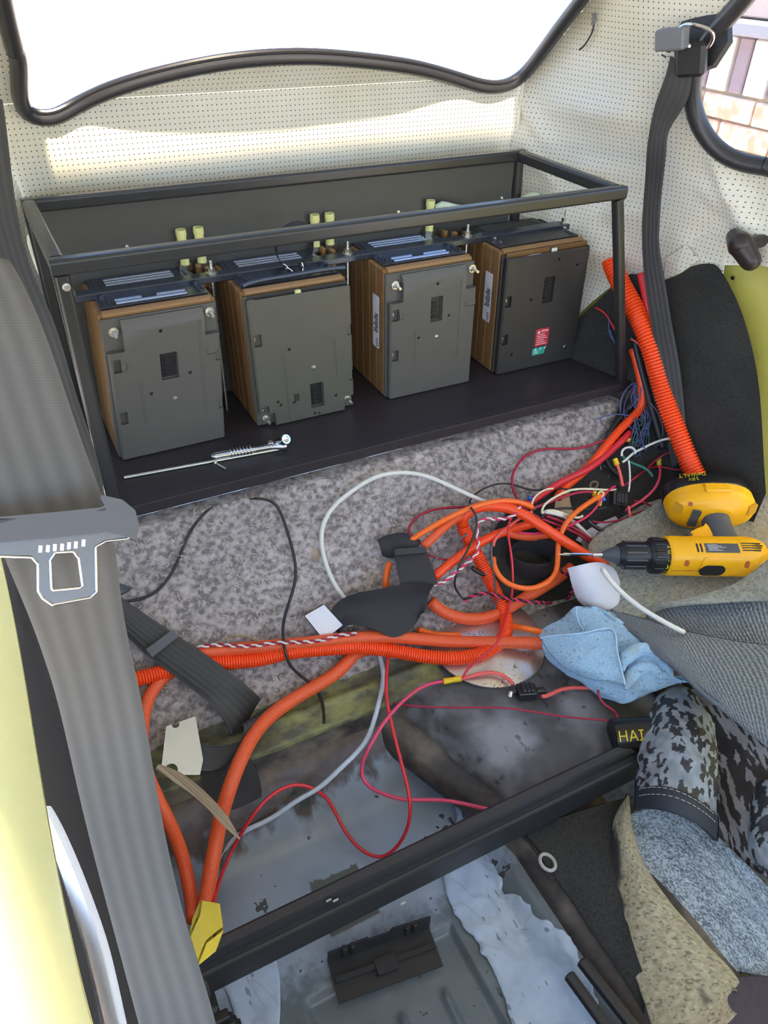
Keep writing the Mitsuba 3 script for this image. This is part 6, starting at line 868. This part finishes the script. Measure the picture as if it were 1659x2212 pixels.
for k in range(18):
    j = lambda s: rg.normal(0, s, 3) * (1, 1, 0.7); w = rg.uniform(-0.035, 0.03)
    pts = [B0[0] + j(0.004), B0[1] + side * w * 0.8 + j(0.006), B0[2] + side * w + j(0.008), B0[3] + side * w * 0.5 + j(0.01), B0[4] + j(0.016)]
    if k % 3 == 0: pts += [B0[3] - side * w * 0.9 + j(0.012), B0[2] - side * w * 0.6 + j(0.01)]
    cab('thin_wire', pts, 0.0013, cols[k % 7], 'thin %s strand in the loose wire bundle below the rack corner' % cols[k % 7][5:], W, 'strands of the loose wire bundle', 6)
for k, s in enumerate(([(1.1041,0.0863,0.1286),(1.1043,0.0667,0.0933),(1.1082,0.0494,0.0867),(1.113,0.0329,0.0884)], [(1.1038,0.0769,0.1088),(1.1064,0.0534,0.0821),(1.1091,0.0382,0.0716),(1.1128,0.0241,0.0704)], [(1.1102,0.0819,0.1609),(1.1122,0.0619,0.1367),(1.1142,0.0488,0.1256),(1.1152,0.0425,0.1205)], [(1.1102,-0.0775,0.0033),(1.1154,-0.1067,-0.0167),(1.116,-0.1275,-0.0513),(1.1095,-0.1209,-0.0824)], [(0.9994,-0.0452,-0.0264),(1.0499,-0.0458,-0.027),(1.0949,-0.0571,-0.0376)])): cab('thin_wire', s, 0.0013, cols[k], 'thin %s strand in the loose wire bundle below the rack corner' % cols[k][5:], W, 'strands of the loose wire bundle', 6)
cab('green_wire', [(1.0162,-0.1232,-0.0793),(1.0327,-0.1376,-0.0929),(1.0572,-0.1497,-0.1043),(1.0717,-0.1677,-0.1213)], 0.0030, 'wire_green', 'dark green wire right of the fuse holder', W)
# ------------------------------------------------------------------ connectors, fuse holders, terminals
def butt(label, a, b, r=0.0056, m='butt_yellow'):
    t = thing('butt_connector', label, 'connector'); a, b = np.array(a), np.array(b); add('sleeve', lathe([(r * 0.5, 0), (r * 1.02, 0.001), (r, 0.004), (r * 0.9, np.linalg.norm(b - a) / 2), (r, np.linalg.norm(b - a) - 0.004), (r * 1.02, np.linalg.norm(b - a) - 0.001), (r * 0.5, np.linalg.norm(b - a))], a, b - a, 14), m, t); return t
butt('yellow butt connector on the pink wire below the silver plate', *[(0.458,-0.3489,-0.273),(0.4918,-0.357,-0.273)])
butt('yellow butt connector at the start of the dark red wire near the rack corner', *[(1.0466,-0.0792,-0.0694),(1.0682,-0.0871,-0.0742)])
butt('yellow butt connector above the black fuse holder', *[(0.9908,-0.1269,-0.076),(0.9913,-0.1383,-0.0867)])
butt('yellow butt connector on the pink wire beside the corrugated conduit', *[(1.1192,-0.132,-0.1084),(1.112,-0.1433,-0.1189)], m='tape_yellow')
t = butt('yellow butt connector with a grey blob on the dusty slope', *[(0.1419,-0.3319,-0.36),(0.1604,-0.3389,-0.36)]); add('blob', trimesh.creation.icosphere(3, 0.009).apply_translation(np.array([(0.1286,-0.3289,-0.362)][0])), 'wire_grey', t, smooth=True)
def fuse(label, c, ux, uy, w, h, d, m='plastic_black'):
    t = thing('fuse_holder', label, 'fuse holder'); ux = np.array(ux, float) / np.linalg.norm(ux); n = np.cross(ux, uy); n /= np.linalg.norm(n); uy = np.cross(n, ux); c = np.array(c)
    add('body', place(cbox(-w / 2, w / 2, -h / 2, h / 2, -d / 2, d / 2, 0.002), c, ux, uy, n), m, t, smooth=False); add('cap', place(cbox(-w * 0.36, w * 0.36, -h * 0.36, h * 0.36, d / 2 - 0.001, d / 2 + 0.004, 0.002), c, ux, uy, n), m, t, smooth=False)
    for k in range(3): add('cap_rib', place(cbox(-w * 0.3 + k * w * 0.22, -w * 0.3 + k * w * 0.22 + 0.002, -h * 0.4, h * 0.4, d / 2, d / 2 + 0.006, 0.0006), c, ux, uy, n), m, t, smooth=False)
    return t, c, ux, uy, n
t, c, ux, uy, n = fuse('square black inline fuse holder lying on the tar coated seat pan', [(0.5761,-0.4367,-0.268)][0], (0.9, -0.35, 0), (0.35, 0.9, 0), 0.034, 0.026, 0.018)
add('boot', rod(c - ux * 0.017, c - ux * 0.03 + uy * 0.006, 0.006), 'plastic_black', t); add('boot', rod(c + ux * 0.017, c + ux * 0.034, 0.006), 'plastic_black', t)
t, c, ux, uy, n = fuse('black ribbed fuse holder hanging in the wire tangle left of the drill battery', [(0.9557,-0.1946,-0.1261)][0], (0.85, -0.2, -0.3), (0.2, 0.6, 0.7), 0.036, 0.030, 0.018)
for k in range(4): add('boot_ring', rod(c + ux * 0.012 - uy * (0.016 + 0.004 * k), c + ux * 0.012 - uy * (0.019 + 0.004 * k), 0.0062 - 0.0005 * k), 'plastic_black', t)
for k in range(4): add('boot_ring', rod(c - ux * 0.002 + uy * (0.016 + 0.004 * k), c - ux * 0.002 + uy * (0.019 + 0.004 * k), 0.0062 - 0.0005 * k), 'plastic_black', t)
def ringterm(label, c, d, R, m, sleeve):
    t = thing('ring_terminal', label, 'ring terminal'); c = np.array(c); d = np.array(d) / np.linalg.norm(d); n = np.array([-0.3, -0.6, 0.7]); n -= d * (n @ d); n /= np.linalg.norm(n); s = np.cross(n, d)
    pg = Point(0, 0).buffer(R).union(sbox(-R * 0.35, -R * 1.8, R * 0.35, 0)).difference(Point(0, 0).buffer(R * 0.58)); add('ring', prism(pg, 0.0014, c, s, -d, n), m, t, smooth=False); add('sleeve', rod(c + d * R * 1.5, c + d * (R * 1.5 + 0.014), 0.0048, 12), sleeve, t)
ringterm('large silver ring terminal with a yellow sleeve above the tangle', [(0.9029,-0.1705,-0.0896)][0], (0.05, -0.1, -0.4), 0.0098, 'tin', 'butt_yellow')
ringterm('small brass ring terminal with an ochre sleeve below the large silver one', [(0.9096,-0.188,-0.1034)][0], (-0.1, -0.15, -0.4), 0.0068, 'port', 'tape_yellow')
cab('crimp', [(0.9137,-0.1922,-0.11),(0.9138,-0.198,-0.1155)], 0.0038, 'crimp_blue', 'small blue crimp beside the brass ring terminal', 'crimp')
cab('crimp', [(0.7608,-0.1447,-0.0927),(0.7677,-0.1524,-0.1)], 0.0042, 'crimp_blue', 'blue crimp left of the cardboard scrap', 'crimp')
t = thing('tape_wrap', 'yellow tape wrap joining the orange cables at the lower left', 'tape')
q = np.array([(-0.0576,-0.6911,-0.006),(-0.0429,-0.6998,-0.0101),(-0.0482,-0.7354,0.0168),(-0.065,-0.7473,0.033),(-0.0643,-0.7148,0.0154)]); ctr = [(-0.055,-0.7137,-0.0007)][0]
w = trimesh.convex.convex_hull(np.vstack([q, q + (0.012, 0.02, -0.012)])).subdivide_to_size(0.006); w.vertices = w.centroid + (np.asarray(w.vertices) - w.centroid) * 1.22; trimesh.smoothing.filter_laplacian(w, iterations=3)
add('wrap', w, 'tape_yellow', t, smooth=True)
t = add('fibre_strip', sweep(curve([(-0.0458,-0.4541,-0.0684),(-0.024,-0.481,-0.075),(-0.0043,-0.513,-0.0838),(0.009,-0.5449,-0.0915),(0.021,-0.5727,-0.1074)], 0.004)[0], np.interp(np.linspace(0, 1, len(curve([(-0.0458,-0.4541,-0.0684),(-0.024,-0.481,-0.075),(-0.0043,-0.513,-0.0838),(0.009,-0.5449,-0.0915),(0.021,-0.5727,-0.1074)], 0.004)[0])), [0, 0.2, 0.8, 1], [0.004, 0.0075, 0.006, 0.001]), 8, 0.35), 'fibre_strip', label='split tan fibre strip crossing the orange cable at the lower left', cat='strip')
t = add('straw_strip', cable([(0.092,-0.1921,-0.165),(0.133,-0.1916,-0.1576),(0.1715,-0.2068,-0.172)], 0.0022, 5), 'fibre_strip', label='thin bent straw lying above the twisted pair', cat='straw')
add('cotter_pin', rod(*[(0.39,-0.6008,-0.0043),(0.3944,-0.5966,0.0009)], 0.003, 8), 'tin', label='tiny metal pin beside the square fuse holder', cat='pin')
add('hex_nut', hexnut(np.array([(0.5959,-0.3785,-0.268)][0]), (0, -0.3, 1), 0.0048, 0.004), 'tin', label='tiny zinc nut beside the rim of the silver plate', cat='nut')
